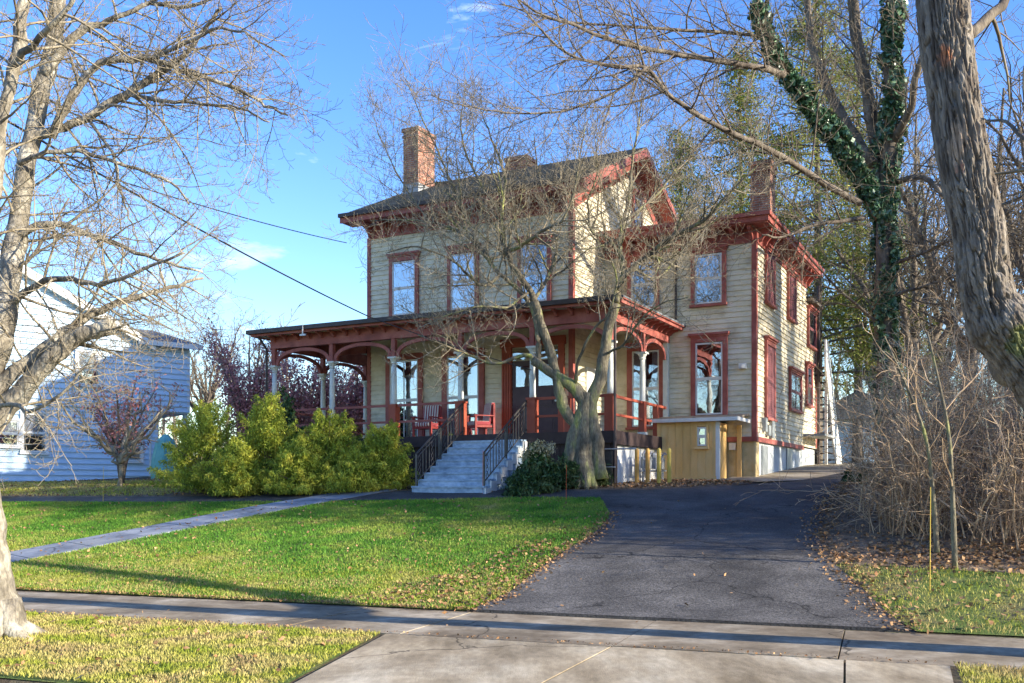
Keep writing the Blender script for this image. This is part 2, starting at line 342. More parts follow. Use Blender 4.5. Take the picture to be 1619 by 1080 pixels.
# road, kerb, sidewalk, apron
struct('road', MB().add([(*an(-120, -8), -.14), (*an(120, -8), -.14), (*an(120, 6.1), -.14), (*an(-120, 6.1), -.14)], [(0, 1, 2, 3)]), M['asphalt'])
kb = MB()
def abox(mb, a0, a1, n0, n1, z0, z1, skew0=0, skew1=0):
    p = [an(a0, n0), an(a1, n0), an(a1 + skew1, n1), an(a0 + skew0, n1)]
    mb.prism([(q[0], q[1], z0) for q in p], (0, 0, z1 - z0))
for a0 in range(-40, 40, 3):
    if a0 + 3 <= -6 or a0 >= 2: abox(kb, a0 + .004, a0 + 2.996, 6.1, 6.25, -.17, .025)
struct('kerb', kb, M['concrete'])
SW0, SW1 = 9.6, 11.65
walk = MB(); a = -40.
js = [-40, -38.2, -36.4, -34.6, -32.8, -31, -29, -27, -25, -23, -21, -19.1, -17.4, -15.6, -13.8, -12, -10.2, -8.35, -6.4, -4.9, -2.5, -.35, 1.8, 4, 6.2, 8.4, 10.6, 12.8, 15, 18, 22, 26, 30, 34, 38]
for i in range(len(js) - 1):
    abox(walk, js[i] + .008, js[i + 1] - .008, SW0, SW1, -.1, .030 + rng.uniform(-.004, .004))
struct('sidewalk', walk, M['concrete'])
apr = MB()
def apoly(mb, pts, z0, z1, n0=None):
    mb.prism([(*an(*p), z0) for p in pts], (0, 0, z1 - z0))
def aslab(mb, l0, r0, l1, r1, nlo, nhi):
    zl = lambda n: .026
    vs = [(*an(l0, nlo), zl(nlo)), (*an(r0, nlo), zl(nlo)), (*an(r1, nhi), .028), (*an(l1, nhi), .028)]
    vs += [(v[0], v[1], v[2] - .15) for v in vs]; mb.add(vs, [(0, 1, 2, 3), (7, 6, 5, 4), (0, 4, 5, 1), (1, 5, 6, 2), (2, 6, 7, 3), (3, 7, 4, 0)])
aslab(apr, -4.3, -2.62, -5.05, -2.52, 6.1, 9.585); aslab(apr, -2.6, -.2, -2.5, -.3, 6.1, 9.585); aslab(apr, -.18, .5, -.28, .6, 6.1, 9.585)
struct('driveway_apron', apr, M['concretelight'])
# asphalt driveway (pixels read on the photograph, laid onto the terrain)
left = [G(*p) for p in [(805, 940), (845, 908), (890, 876), (925, 855), (948, 838), (962, 822), (963, 812)]]
loopL = [Vector(p) for p in [(2.0, 22.2), (.4, 22.9), (-2, 23.3), (-5, 24.0), (-9, 25.2), (-14, 27.0), (-14.2, 28.0), (-9, 26.3), (-5.2, 25.5), (-2.5, 25.05), (.9, 24.1), (3.3, 23.1), (5.4, 23.4)]]
rightup = [Vector(p) for p in [(7.6, 25.6), (9.8, 29.0), (11.9, 33.5), (13.2, 38), (14, 43), (19, 42)]]
right = [G(*p) for p in [(1345, 765), (1316, 795), (1300, 830), (1296, 858), (1318, 893), (1360, 930), (1405, 975)]]
print('LEFT', [tuple(round(c, 2) for c in p) for p in left]); print('RIGHT', [tuple(round(c, 2) for c in p) for p in right])
r_top = [Vector((15.2, 38)), Vector((13.6, 33.0))]
drive = [Vector(an(-4.92, SW1 - .01))] + left + loopL + rightup + r_top + right + [Vector(an(.33, SW1 - .01))]
dpoly = np.array([(p.x, p.y) for p in drive])
sheet('driveway', drive, M['asphalt'], .035, .5, thick=.05)
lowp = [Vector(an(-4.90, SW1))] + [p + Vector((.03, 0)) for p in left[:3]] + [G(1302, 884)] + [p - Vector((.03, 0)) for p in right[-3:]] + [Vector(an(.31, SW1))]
M['asphaltpale'] = mat('coarse_grey_asphalt', [(.070, .065, .058), (.108, .100, .089), (.16, .148, .13)], 1.1, .9, .012, 60, fine=.6, fscale=30, crack=.25)
sheet('driveway_lower', lowp, M['asphaltpale'], .041, .5)  # paler, coarser asphalt sheet over the lower part of the driveway
# concrete walk along wing side + in front of cellar entrance
# lawn sheets
LL = [an(-30, 11.66), an(-4.95, 11.66)] + [tuple(p) for p in left] + [tuple(p) for p in loopL[:6]] + [(-24, 31)]
lpoly = np.array([(p[0] - .02, p[1]) for p in LL])
sheet('lawn', LL, M['lawn'], .02, .5)
strip = [an(-40, 6.26), an(-4.4, 6.26), an(-5.15, 9.58), an(-40, 9.58)]; sheet('lawn', strip, M['lawn'], .012, .8)
strip2 = [an(.7, 6.26), an(40, 6.26), an(40, 9.58), an(.7, 9.58)]; sheet('lawn', strip2, M['lawn'], .012, .8)
RL = [an(.4, 11.66), an(30, 11.66), an(30, 14.5), an(9, 15), an(5.0, 14.6)] + [tuple(right[-3])] + [tuple(right[-2]), tuple(right[-1])]
sheet('lawn', RL, M['lawn'], .02, .6)
bed1 = [(-14.2, 28.1), (-9, 26.4), (-5.2, 25.6), (-1.5, 24.9), (-1, 27), (-8, 31), (-11, 36), (-24, 36), (-24, 31.5)]
sheet('planting_bed', bed1, M['mulch'], .015, .6)
bed2 = [(-.3, 24.55), (.9, 24.2), (3.3, 23.2), (5.2, 23.5), (6.3, 25.0), (4.5, 27.2), (1, 27.2)]
sheet('planting_bed', bed2, M['mulch'], .018, .5)
bed3 = [tuple(right[0]), tuple(right[1]), tuple(right[2]), tuple(right[3]), tuple(right[4]), an(5.0, 14.6), an(9, 15), an(30, 15), (34, 40), (16, 42), (15.3, 38), (13.7, 33)]
sheet('planting_bed', bed3, M['mulch'], .015, .8)
apron2 = [(5.5, 23.45), (7.6, 25.5), (9.9, 28.9), (12.0, 33.4), (13.3, 38), (10.2, 38), (9, 33), (6.2, 27), (4.6, 27.6), (3.9, 26.2), (6.2, 25.0)]
sheet('side_pavement', [(6.35, 25.1), (7.62, 25.6), (9.82, 29.0), (11.92, 33.5), (13.2, 37.9), (10.2, 38), (6, 27.3), (4.2, 28.3), (3.6, 26.6)], M['concretelight'], .042, .6)
# flagstone path
fp = MB(); c0 = G(42, 880); c1 = G(505, 792); fd = (c1 - c0); Lp = fd.length; fd.normalize(); fn = Vector((-fd.y, fd.x)); s_ = -1.2
print('PATH', c0, c1, Lp)
while s_ < Lp + 1.2:
    l = rng.uniform(1.0, 1.3); ww = .58
    q = [c0 + fd * (s_ + .012) - fn * ww, c0 + fd * (s_ + l - .012) - fn * ww, c0 + fd * (s_ + l - .012) + fn * ww, c0 + fd * (s_ + .012) + fn * ww]; dz = rng.uniform(-.006, .008)
    top = [(p.x, p.y, h(p.x, p.y) + .05 + dz) for p in q]; fp.add(top + [(v[0], v[1], v[2] - .1) for v in top], [(0, 1, 2, 3), (0, 4, 5, 1), (1, 5, 6, 2), (2, 6, 7, 3), (3, 7, 4, 0)]); s_ += l
struct('flagstone_path', fp, M['flag'])
pathpoly = np.array([(p.x, p.y) for p in [c0 - fd * 1.25 - fn * .6, c1 + fd * 1.25 - fn * .6, c1 + fd * 1.25 + fn * .6, c0 - fd * 1.25 + fn * .6]])

# ------------------------------------------------------------------ THE HOUSE (local frame: x along the front, y into depth)
HO = (1.708, 27.78, 0); HRZ = -math.atan2(.463, .886)
house = thing('victorian_house', 'cream clapboard two storey house with brick red trim, arched wraparound porch and tall brick chimney', 'house', HO, HRZ)
H = house
hz = lambda x, y: h(HO[0] + .886 * x + .463 * y, HO[1] - .463 * x + .886 * y)
DK, SW_, EV = 3.10, 9.58, 10.0      # deck, top of siding, soffit
mw, md_ = 7.05, 9.0
# foundations
MB().box(-7.0, -.03, .03, 8.95, .8, DK - .05).build('foundation', M['foundpale'], H)
f = MB().box(.0, 4.56, 2.46, 11.4, .8, 3.06); f.build('foundation', M['foundpale'], H)
MB().box(2.2, 4.57, 2.42, 2.46, .8, 3.05).build('foundation', M['foundyellow'], H)
# main block walls
w_ = MB().siding('front', 0, lambda z: (-mw, 0), DK, SW_ + .4).siding('left', -mw, lambda z: (0, md_), DK, SW_ + .4)
w_.siding('right', 0, lambda z: (0, 2.4) if z < 9.0 else (0, md_), DK, EV)
zr, sl_ = 12.50, .466
w_.siding('right', 0, lambda z: (0 + (z - EV) / sl_, md_ - (z - EV) / sl_), EV, zr - .35).siding('left', -mw, lambda z: ((z - EV) / sl_, md_ - (z - EV) / sl_), EV, zr - .35)
w_.siding('back', md_, lambda z: (-mw, 0), DK, SW_ + .4)
w_.build('wall', M['siding'], H)
# wing walls
w_ = MB().siding('front', 2.4, lambda z: (0, 4.6), 3.1, 8.9).siding('right', 4.6, lambda z: (2.4, 9.6) if z > 8.14 else (2.4, 11.4), 3.1, 8.9).siding('back', 11.4, lambda z: (0, 4.6), 3.1, 8.2).siding('back', 9.6, lambda z: (0, 4.6), 8.2, 8.9)
w_.build('wall', M['siding'], H)
MB().box(-.5, 4.55, 2.5, 9.55, 3.0, 8.95).box(-.5, 4.55, 9.55, 11.35, 3.0, 8.1).box(-6.95, -.1, .1, 8.9, 3.0, 9.95).build('wall_core', M['dark'], H)
# corner boards, water table
for x, y in ((-mw, 0), (0, 0)): cb = MB(); cb.box(x - .03 if x < 0 else x - .10, x + .10 if x < 0 else x + .045, -.045, .1, DK, 9.56); cb.build('corner_board', M['red'], H)
for y, zt in ((2.355, 8.86), (11.3, 8.15)): MB().box(4.5, 4.645, y, y + .14, 3.12, zt).build('corner_board', M['red'], H)
MB().box(2.2, 4.66, 2.33, 2.42, 2.98, 3.12).box(4.6, 4.66, 2.42, 9.0, 2.98, 3.12).build('water_table', M['red'], H)
MB().box(4.56, 4.62, 2.35, 2.75, 1.2, 2.98).build('pier', M['foundyellow'], H)
# main roof (gable, ridge along x)
def slab(mb, pts, t): mb.prism([(p[0], p[1], p[2]) for p in pts], (0, 0, -t))
ov = .65; ze = 10.22; xl, xr = -mw - .6, .6
rf = MB(); slab(rf, [(xl, -ov, ze), (xr, -ov, ze), (xr, 4.5, zr + .12), (xl, 4.5, zr + .12)], .09)
slab(rf, [(xr, md_ + ov, ze), (xl, md_ + ov, ze), (xl, 4.502, zr + .12), (xr, 4.502, zr + .12)], .09)
roof = rf.build('roof', M['roof'], H)
# shingle courses as thin laps
sh = MB(); n = 34
for i in range(n):
    y0 = -ov + (4.5 + ov) * i / n; z0 = ze + (zr + .12 - ze) * i / n; y1 = y0 + (4.5 + ov) / n; z1 = ze + (zr + .12 - ze) * (i + 1) / n
    sh.add([(xl + .01, y0 - .012, z0 + .018), (xr - .01, y0 - .012, z0 + .018), (xr - .01, y1, z1 + .004), (xl + .01, y1, z1 + .004), (xl + .01, y0 - .012, z0 + .001), (xr - .01, y0 - .012, z0 + .001)], [(0, 1, 2, 3), (4, 5, 1, 0)])
sh.build('shingles', M['roof'], H)
cn = MB().box(xl, xr, -ov - .03, -ov + .02, ze - .26, ze - .02).box(xl + .02, xr - .02, -ov + .02, -.05, ze - .25, ze - .21)
for s in (0, 1):
    x = xr if s else xl; sg = 1 if s else -1
    for (ya, yb) in ((-ov, 4.5), (md_ + ov, 4.5)):
        cn.prism([(x, ya, ze - .26), (x, ya, ze - .04), (x, yb, zr + .06), (x, yb, zr - .18)], (sg * .035, 0, 0))
        xi = 0 if s else -mw
        cn.prism([(xi + sg * .03, ya + (.6 if ya < 0 else -.6), ze - .04), (xi + sg * .03, yb, zr - .17), (x - sg * .01, yb, zr - .17), (x - sg * .01, ya + (.6 if ya < 0 else -.6), ze - .04)], (0, 0, .03))
cn.build('cornice', M['red'], H)
MB().box(-mw + .1, -.1, -.055, -.01, 9.52, 9.97).build('frieze', M['red'], H)
gf = MB()
for ya, yb in ((.05, 4.5), (md_ - .05, 4.5)):
    gf.prism([(.022, ya, 9.60), (.022, ya, 10.12), (.022, yb, zr - .02), (.022, yb, zr - .52)], (.035, 0, 0))
gf.build('frieze', M['red'], H)
MB().box(xl - .02, xr + .02, -ov - .12, -ov - .031, ze - .1, ze + .015).build('gutter', M['gutter'], H)
# brackets
def bracket_mesh(d, hh, w):
    mb = MB(); prof = [(0, 0), (0, -hh), (-.22 * d, -hh), (-.34 * d, -.72 * hh), (-.6 * d, -.42 * hh), (-.95 * d, -.30 * hh), (-d, 0)]
    mb.prism([(-w / 2, y, z) for y, z in prof], (w, 0, 0)); me = mb.mesh('bracket'); me.materials.append(M['red']); return me
bm_big, bm_small = bracket_mesh(.5, .40, .09), bracket_mesh(.30, .17, .07)
def br(x, y, z, rz, me): link('bracket', me, H, (x, y, z), rz)
for i in range(13): br(-6.9 + i * 6.75 / 12, -.056, EV - .045, 0, bm_big)
for i in range(7):
    t = (i + .5) / 7; br(.058, .3 + 4.0 * t, 9.98 + (4.0 * t) * sl_ + .0, R(90), bm_small)
# chimneys
def chimney(x, y, wx, wy, z0, z1, flash=True):
    c = MB().box(x - wx, x + wx, y - wy, y + wy, z0, z1 - .32).box(x - wx - .03, x + wx + .03, y - wy - .03, y + wy + .03, z1 - .32, z1 - .24).box(x - wx, x + wx, y - wy, y + wy, z1 - .24, z1 - .12).box(x - wx - .05, x + wx + .05, y - wy - .05, y + wy + .05, z1 - .12, z1)
    o = c.build('chimney', M['brick'], H); o2 = MB().box(x - wx - .012, x + wx + .012, y - wy - .012, y + wy + .012, z0, z0 + .5).build('flashing', M['flash'], o)
    MB().box(x - wx + .1, x + wx - .1, y - wy + .1, y + wy - .1, z1, z1 + .05).build('flue', M['dark'], o)
chimney(-7.1, 3.0, .30, .52, 11.5, 13.9)
chimney(-4.3, 5.2, .40, .34, 12.2, 13.2)
chimney(4.2, 5.0, .30, .36, 9.0, 11.65)
# wing roof & cornice
wz = 9.30; r2 = MB(); a_ = [(-.02, 1.8, wz), (5.1, 1.8, wz), (5.1, 10.0, wz), (-.02, 10.0, wz)]; b_ = [(-.02, 4.4, 9.9), (2.4, 4.4, 9.9), (2.4, 7.6, 9.9), (-.02, 7.6, 9.9)]
r2.add(a_ + b_, [(0, 1, 5, 4), (1, 2, 6, 5), (2, 3, 7, 6), (4, 5, 6, 7)]); r2.build('roof', M['roof'], H)
cn = MB().box(.03, 5.1, 1.8, 1.85, 9.06, 9.28).box(5.05, 5.1, 1.85, 10, 9.06, 9.28).box(.03, 5.05, 1.85, 2.34, 9.03, 9.07).box(4.66, 5.05, 2.34, 10, 9.03, 9.07)
cn.box(-.0, 5.16, 1.73, 1.80, 9.2, 9.31).box(5.1, 5.16, 1.8, 10, 9.2, 9.31).build('cornice', M['red'], H)
MB().box(.03, 4.66, 2.34, 2.42, 8.62, 9.03).box(4.60, 4.66, 2.42, 9.6, 8.62, 9.03).build('frieze', M['red'], H)
bm_mid = bracket_mesh(.36, .36, .09)
for i in range(9): br(.35 + i * .52, 2.339, 9.03, 0, bm_mid)
for i in range(14): br(4.661, 2.6 + i * .53, 9.03, R(90), bm_small if False else bm_mid)
MB().box(.0, 4.85, 9.66, 11.65, 8.2, 8.3).build('roof', M['roof'], H)

# windows
def curtain_mb(w, z0, z1, y):
    mb = MB(); k = 24; v = []
    for i in range(k + 1):
        x = -w / 2 + w * i / k; yy = y + .006 * math.sin(i * 1.9) - .001; v += [(x, yy, z0), (x, yy, z1)]
    mb.add(v, [(2 * i, 2 * i + 2, 2 * i + 3, 2 * i + 1) for i in range(k)]); return mb
def window(x, y, z0, z1, w, rz=0, head=.22, case=.12, curtain='sides', kind='sash', mcase=None, msash=None, parent=None, crown=True, mull=False):
    """x,y: centre on the wall face; w: sash width"""
    mcase = mcase or M['red']; msash = msash or M['white']; hh = z1 - z0; par = parent or H
    c = MB().box(-w / 2 - case, -w / 2, -.075, -.0, -.02, hh + .02).box(w / 2, w / 2 + case, -.075, -.0, -.02, hh + .02)
    c.box(-w / 2 - case - .0, w / 2 + case, -.08, 0, hh + .02, hh + head).box(-w / 2 - case - .03, w / 2 + case + .03, -.12, 0, -.09, -.02)
    if crown: c.box(-w / 2 - case - .06, w / 2 + case + .06, -.16, 0, hh + head, hh + head + .06).box(-w / 2 - case - .03, w / 2 + case + .03, -.11, 0, hh + head - .05, hh + head)
    o = c.build('window', mcase, par, (x, y, z0), rz)
    if kind == 'shutter':
        s = MB()
        for k in (-1, 1):
            x0, x1 = sorted((k * .005, k * w / 2)); s.box(x0, x1, -.055, -.025, 0, hh)
            n = int(hh / .07)
            for i in range(n): s.box(x0 + .05, x1 - .05, -.066, -.055, .06 + i * (hh - .12) / n, .06 + i * (hh - .12) / n + .035)
        s.build('shutter', M['shutter'], o); return o
    s = MB(); t = .045; mid = hh * .5
    for (za, zb, yy) in ((0, mid, -.052), (mid, hh, -.06)):
        s.box(-w / 2, -w / 2 + t, yy, yy + .03, za, zb).box(w / 2 - t, w / 2, yy, yy + .03, za, zb).box(-w / 2 + t, w / 2 - t, yy, yy + .03, za, za + t).box(-w / 2 + t, w / 2 - t, yy, yy + .03, zb - t, zb)
        if mull: s.box(-.012, .012, yy, yy + .025, za + t, zb - t)
    s.build('sash', msash, o)
    MB().box(-w / 2 + .02, w / 2 - .02, -.040, -.037, .02, mid - .01).box(-w / 2 + .02, w / 2 - .02, -.046, -.043, mid + .01, hh - .02).build('pane', M['glass'], o)
    MB().box(-w / 2, w / 2, -.020, -.012, 0, hh).build('window_interior', M['dark'], o)
    if curtain == 'full': curtain_mb(w, .02, hh - .02, -.028).build('curtain', M['curtain'], o)
    elif curtain == 'half': curtain_mb(w, hh * .42, hh - .02, -.028).build('curtain', M['curtain'], o)
    elif curtain == 'sides':
        for k in (-1, 1):
            q = curtain_mb(w * .26, .02, hh - .02, -.028); q.v = [(a + k * w * .36, b, c_) for a, b, c_ in q.v]; q.build('curtain', M['curtain'], o)
    return o
for x, cu in ((-5.67, 'half'), (-3.55, 'full'), (-1.17, 'sides')): window(x, -.03, 7.03, 8.68, .84, curtain=cu, head=.2)
window(1.27, 2.37, 7.05, 8.42, .76, curtain='sides', head=.14)
window(3.26, 2.37, 7.0, 8.42, .80, curtain='none', head=.14)
window(3.28, 2.37, 3.78, 5.86, .80, curtain='none', head=.22, case=.14)
window(1.35, 2.37, 3.5, 5.75, .85, curtain='sides', head=.2, mull=True, case=.16)
window(.03, 5.1, 10.25, 11.2, .6, R(90), curtain='none', head=.12)
window(4.63, 3.95, 7.15, 8.6, .9, R(90), kind='shutter', head=.12)
window(4.63, 7.0, 7.15, 8.5, .95, R(90), kind='shutter', head=.12)
window(4.63, 3.95, 3.75, 5.85, .95, R(90), kind='shutter', head=.2)
window(4.63, 7.6, 4.25, 5.4, 1.6, R(90), curtain='none', head=.12, mull=True, msash=M['shutter'])
window(4.63, 10.4, 6.7, 7.9, 1.2, R(90), curtain='none', head=.1, msash=M['shutter'])
window(4.63, 9.9, 4.6, 5.9, .8, R(90), curtain='half', head=.1, msash=M['shutter'])
# french windows on the porch
window(-5.66, -.03, 3.14, 5.62, 1.05, curtain='sides', head=.2, case=.15, mull=True, crown=False)
window(-3.55, -.03, 3.14, 5.62, 1.10, curtain='sides', head=.2, case=.18, mull=True, crown=False)
# entrance
ent = MB().box(-2.22, -1.90, -.10, 0, DK, 5.75).box(-.40, -.22, -.10, 0, DK, 5.75).box(-2.26, -.18, -.13, 0, 5.75, 6.0)
for x in (-2.17, -2.09, -2.01, -1.94): ent.box(x - .018, x + .018, -.125, -.10, DK + .1, 5.6)
dd = ent.build('entrance_surround', M['redpost'], H)
def door_leaf(x0, x1):
    d = MB().box(x0, x1, -.06, -.022, DK + .02, 5.35)
    for (z0, z1) in ((DK + .15, DK + .75), (DK + .9, DK + 1.35)):
        d.box(x0 + .1, x1 - .1, -.075, -.06, z0, z1).box(x0 + .16, x1 - .16, -.09, -.075, z0 + .06, z1 - .06)
    o = d.build('door', M['maroon'], H)
    MB().box(x0 + .12, x1 - .12, -.066, -.061, DK + 1.5, 5.2).build('pane', M['glass'], o)
    MB().tube([Vector((x1 - .05, -.12, DK + 1.05)), Vector((x1 - .05, -.06, DK + 1.05))], [.03, .02], 8).build('handle', M['steel'], o)
door_leaf(-1.88, -1.17); door_leaf(-1.15, -.42)
MB().box(-1.88, -.42, -.05, -.022, 5.38, 5.72).build('transom', M['glass'], H)
MB().box(.02, .06, .9, 1.7, 3.9, 5.2).build('vent', M['white'], H).scale = (1, 1, 1)

# porch
ex0, ex1, ey0, py1 = -9.06, 2.0, -2.1, 5.0
fl = MB()
y = -2.3
while y < -.01: fl.box(-9.25, 2.2, y + .003, min(y + .135, -.001), DK - .06, DK); y += .135
fl.box(-9.25, -7.08, 0.003, py1, DK - .06, DK).box(.03, 2.2, .003, 2.38, DK - .06, DK)
fl.build('porch_floor', M['deck'], H)
MB().box(-9.26, 2.21, -2.34, -2.305, DK - .30, DK + .005).box(-9.30, -9.26, -2.34, py1, DK - .3, DK).box(2.21, 2.25, -2.34, 2.36, DK - .34, DK + .005).build('porch_fascia', M['brown'], H)
sk = MB(); x = -9.2
while x < 2.1: sk.box(x + .006, x + .17, -2.24, -2.21, 1.2, DK - .06); x += .176
y = -2.2
while y < 4.9: sk.box(-9.2, -9.17, y + .006, y + .17, 1.2, DK - .06); y += .176
sk.build('porch_skirt', M['brown'], H)
sk = MB(); y = -2.2
while y < 2.2: sk.box(2.10, 2.13, y + .004, y + .196, 1.4, DK - .34); y += .2
sk.build('porch_skirt', M['white'], H)
zc0, zc1, zf0, zf1 = DK + .95, 5.36, 5.93, 6.30
def column(x, y, ped=True):
    c = MB(); c.lathe([(.085, zc0 if ped else DK + .1), (.09, zc0 + .05), (.082, zc0 + .1), (.078, 4.7), (.068, zc1 - .16)], 12, (x, y, 0)); c.smooth = True
    o = c.build('porch_column', M['colwhite'], H)
    if ped: MB().box(x - .12, x + .12, y - .12, y + .12, DK, zc0 - .05).box(x - .14, x + .14, y - .14, y + .14, zc0 - .05, zc0).build('pedestal', M['redpost'], o)
    else: MB().box(x - .11, x + .11, y - .11, y + .11, DK, DK + .1).build('pedestal', M['colwhite'], o)
    MB().lathe([(.07, zc1 - .16), (.09, zc1 - .13), (.075, zc1 - .10), (.12, zc1 - .03), (.13, zc1)], 12, (x, y, 0)).box(x - .14, x + .14, y - .14, y + .14, zc1, zc1 + .05).build('capital', M['colwhite'], o)
    MB().box(x - .065, x + .065, y - .065, y + .065, zc1 + .05, zf0).build('post', M['red'], o)
bay = (ex1 - ex0) / 5
cols = [(ex0 + i * bay, ey0, i in (2, 3, 4, 5)) for i in range(6)] + [(ex0, ey0 + 2.35, False), (ex0, ey0 + 4.7, False), (ex1, .27, False)]
for c_ in cols: column(*c_)
MB().box(1.93, 2.07, 2.2, 2.36, DK, zf0).build('pilaster', M['colwhite'], H)
def arch(p0, p1, inset=.07):
    """elliptical arch band between two columns"""
    a = Vector(p0); b = Vector(p1); d = (b - a); Ls = d.length; d.normalize(); a = a + d * inset; b = b - d * inset; half = (b - a).length / 2; c = (a + b) / 2; nrm = Vector((-d.y, d.x, 0)) * .04
    z0 = zc1 + .06; rise = zf0 - z0 - .03; mb = MB(); k = 22; v = []; f = []
    for i in range(k + 1):
        t = math.pi * i / k
        for (rr, rz_) in ((1.0, 1.0), (1 - .11 / half, 1 - .10 / rise)):
            q = c + d * (math.cos(t) * half * rr); z = z0 + math.sin(t) ** .8 * rise * rz_
            for s in (-1, 1): v.append((q.x + nrm.x * s, q.y + nrm.y * s, z))
    for i in range(k):
        b0 = 4 * i; b1 = b0 + 4
        f += [(b0, b0 + 1, b1 + 1, b1), (b0 + 3, b0 + 2, b1 + 2, b1 + 3), (b0, b1, b1 + 2, b0 + 2), (b0 + 1, b0 + 3, b1 + 3, b1 + 1)]
    mb.add(v, f); mb.build('porch_arch', M['red'], H)
for i in range(5): arch((cols[i][0], ey0, 0), (cols[i + 1][0], ey0, 0))
arch((ex0, ey0, 0), (ex0, ey0 + 2.35, 0)); arch((ex0, ey0 + 2.35, 0), (ex0, ey0 + 4.7, 0))
arch((ex1, ey0, 0), (ex1, .27, 0)); arch((ex1, .27, 0), (ex1, 2.25, 0))
MB().box(ex0 - .09, ex1 + .09, ey0 - .09, ey0 + .09, zf0, zf1).box(ex0 - .09, ex0 + .09, ey0 + .09, py1, zf0, zf1).box(ex1 - .09, ex1 + .09, ey0 + .09, 2.35, zf0, zf1).build('porch_frieze', M['red'], H)
MB().box(-7.08, -7.05, 0, 0.1, zf0, zf1).box(-9.0, -7.1, -.08, .0, zf0, zf1).build('cross_beam', M['red'], H)
eo = .5
X0, X1, Y0 = ex0 - eo, ex1 + eo, ey0 - eo
MB().box(X0 + .05, X1 - .05, Y0 + .05, -.04, zf1, zf1 + .03).box(X0 + .05, -7.08, -.04, py1, zf1, zf1 + .03).box(.04, X1 - .05, -.04, 2.35, zf1, zf1 + .03).build('porch_ceiling', M['ceiling'], H)
MB().box(X0, X1, Y0, Y0 + .05, zf1 - .03, zf1 + .13).box(X0, X0 + .05, Y0 + .05, py1, zf1 - .03, zf1 + .13).box(X1 - .05, X1, Y0 + .05, 2.5, zf1 - .03, zf1 + .13).box(X1, X1 + .05, Y0, 2.5, zf1 + .06, zf1 + .14).build('porch_cornice', M['red'], H)
pe, pw = zf1 + .14, 6.88
pr = MB(); E = [(X0 - .03, py1, pe), (X0 - .03, Y0 - .03, pe), (X1 + .06, Y0 - .03, pe), (X1 + .06, 2.45, pe)]; Wl = [(-mw, py1, pw), (-mw, 0, pw), (0, 0, pw), (0, 2.45, pw)]
pr.add(E + Wl + [(p[0], p[1], p[2] - .05) for p in E], [(1, 2, 6, 5), (2, 3, 7, 6), (0, 1, 5, 4), (0, 8, 9, 1), (1, 9, 10, 2), (2, 10, 11, 3), (3, 11, 7)]); pr.build('porch_roof', M['greyroof'], H)
MB().box(X0 - .1, X1 + .0, Y0 - .11, Y0 - .005, pe - .10, pe + .02).box(X0 - .1, X0 - .005, Y0 - .005, py1, pe - .1, pe + .02).build('gutter', M['gutter'], H)
for i in range(25): br(ex0 + .1 + i * (ex1 - ex0 - .2) / 24, ey0 - .091, zf1 - .005, 0, bm_small)
for i in range(11): br(ex1 + .091, ey0 + .15 + i * .42, zf1 - .005, R(90), bm_small)
for i in range(7): br(ex0 - .091, ey0 + .3 + i * .6, zf1 - .005, R(-90), bm_small)
# porch rails
def rail(a, b, mid=0):
    for z, hh in ((DK + .92, .07), (DK + .45, .06)): MB().beam((a[0], a[1], z), (b[0], b[1], z), .06, hh).build('porch_rail', M['redpost'] if a[0] > -.5 else M['red'], H)
for i in (0, 1, 2): rail((cols[i][0] + .1, ey0), (cols[i + 1][0] - .1, ey0))
rail((cols[4][0] + .1, ey0), (cols[5][0] - .1, ey0)); rail((ex1, ey0 + .12), (ex1, .3)); rail((ex1, .3), (ex1, 2.2)); rail((ex0, ey0 + .12), (ex0, 2.6))
MB().box(ex1 - .09, ex1 + .09, .18, .36, DK - .3, DK + .95).build('rail_post', M['redpost'], H)
MB().box(ex1 - .07, ex1 + .07, 1.3, 1.44, DK, DK + .9).build('rail_post', M['redpost'], H)
MB().box(cols[4][0] + .95, cols[4][0] + 1.09, ey0 - .07, ey0 + .07, DK, DK + .9).build('rail_post', M['redpost'], H)
# downspouts
MB().tube([Vector((2.05, -2.30, 6.2)), Vector((2.25, -2.42, 6.0)), Vector((2.25, -2.42, 1.6))], [.04] * 3, 8).build('downspout', M['gutter'], H)
MB().tube([Vector((-9.35, -2.5, 6.3)), Vector((-9.2, -2.30, 5.9)), Vector((-9.2, -2.30, 1.6))], [.04] * 3, 8).build('downspout', M['gutter'], H)
MB().tube([Vector((2.28, 2.33, 8.7)), Vector((2.28, 2.33, 6.6))], [.035] * 2, 8).build('downspout', M['gutter'], H)
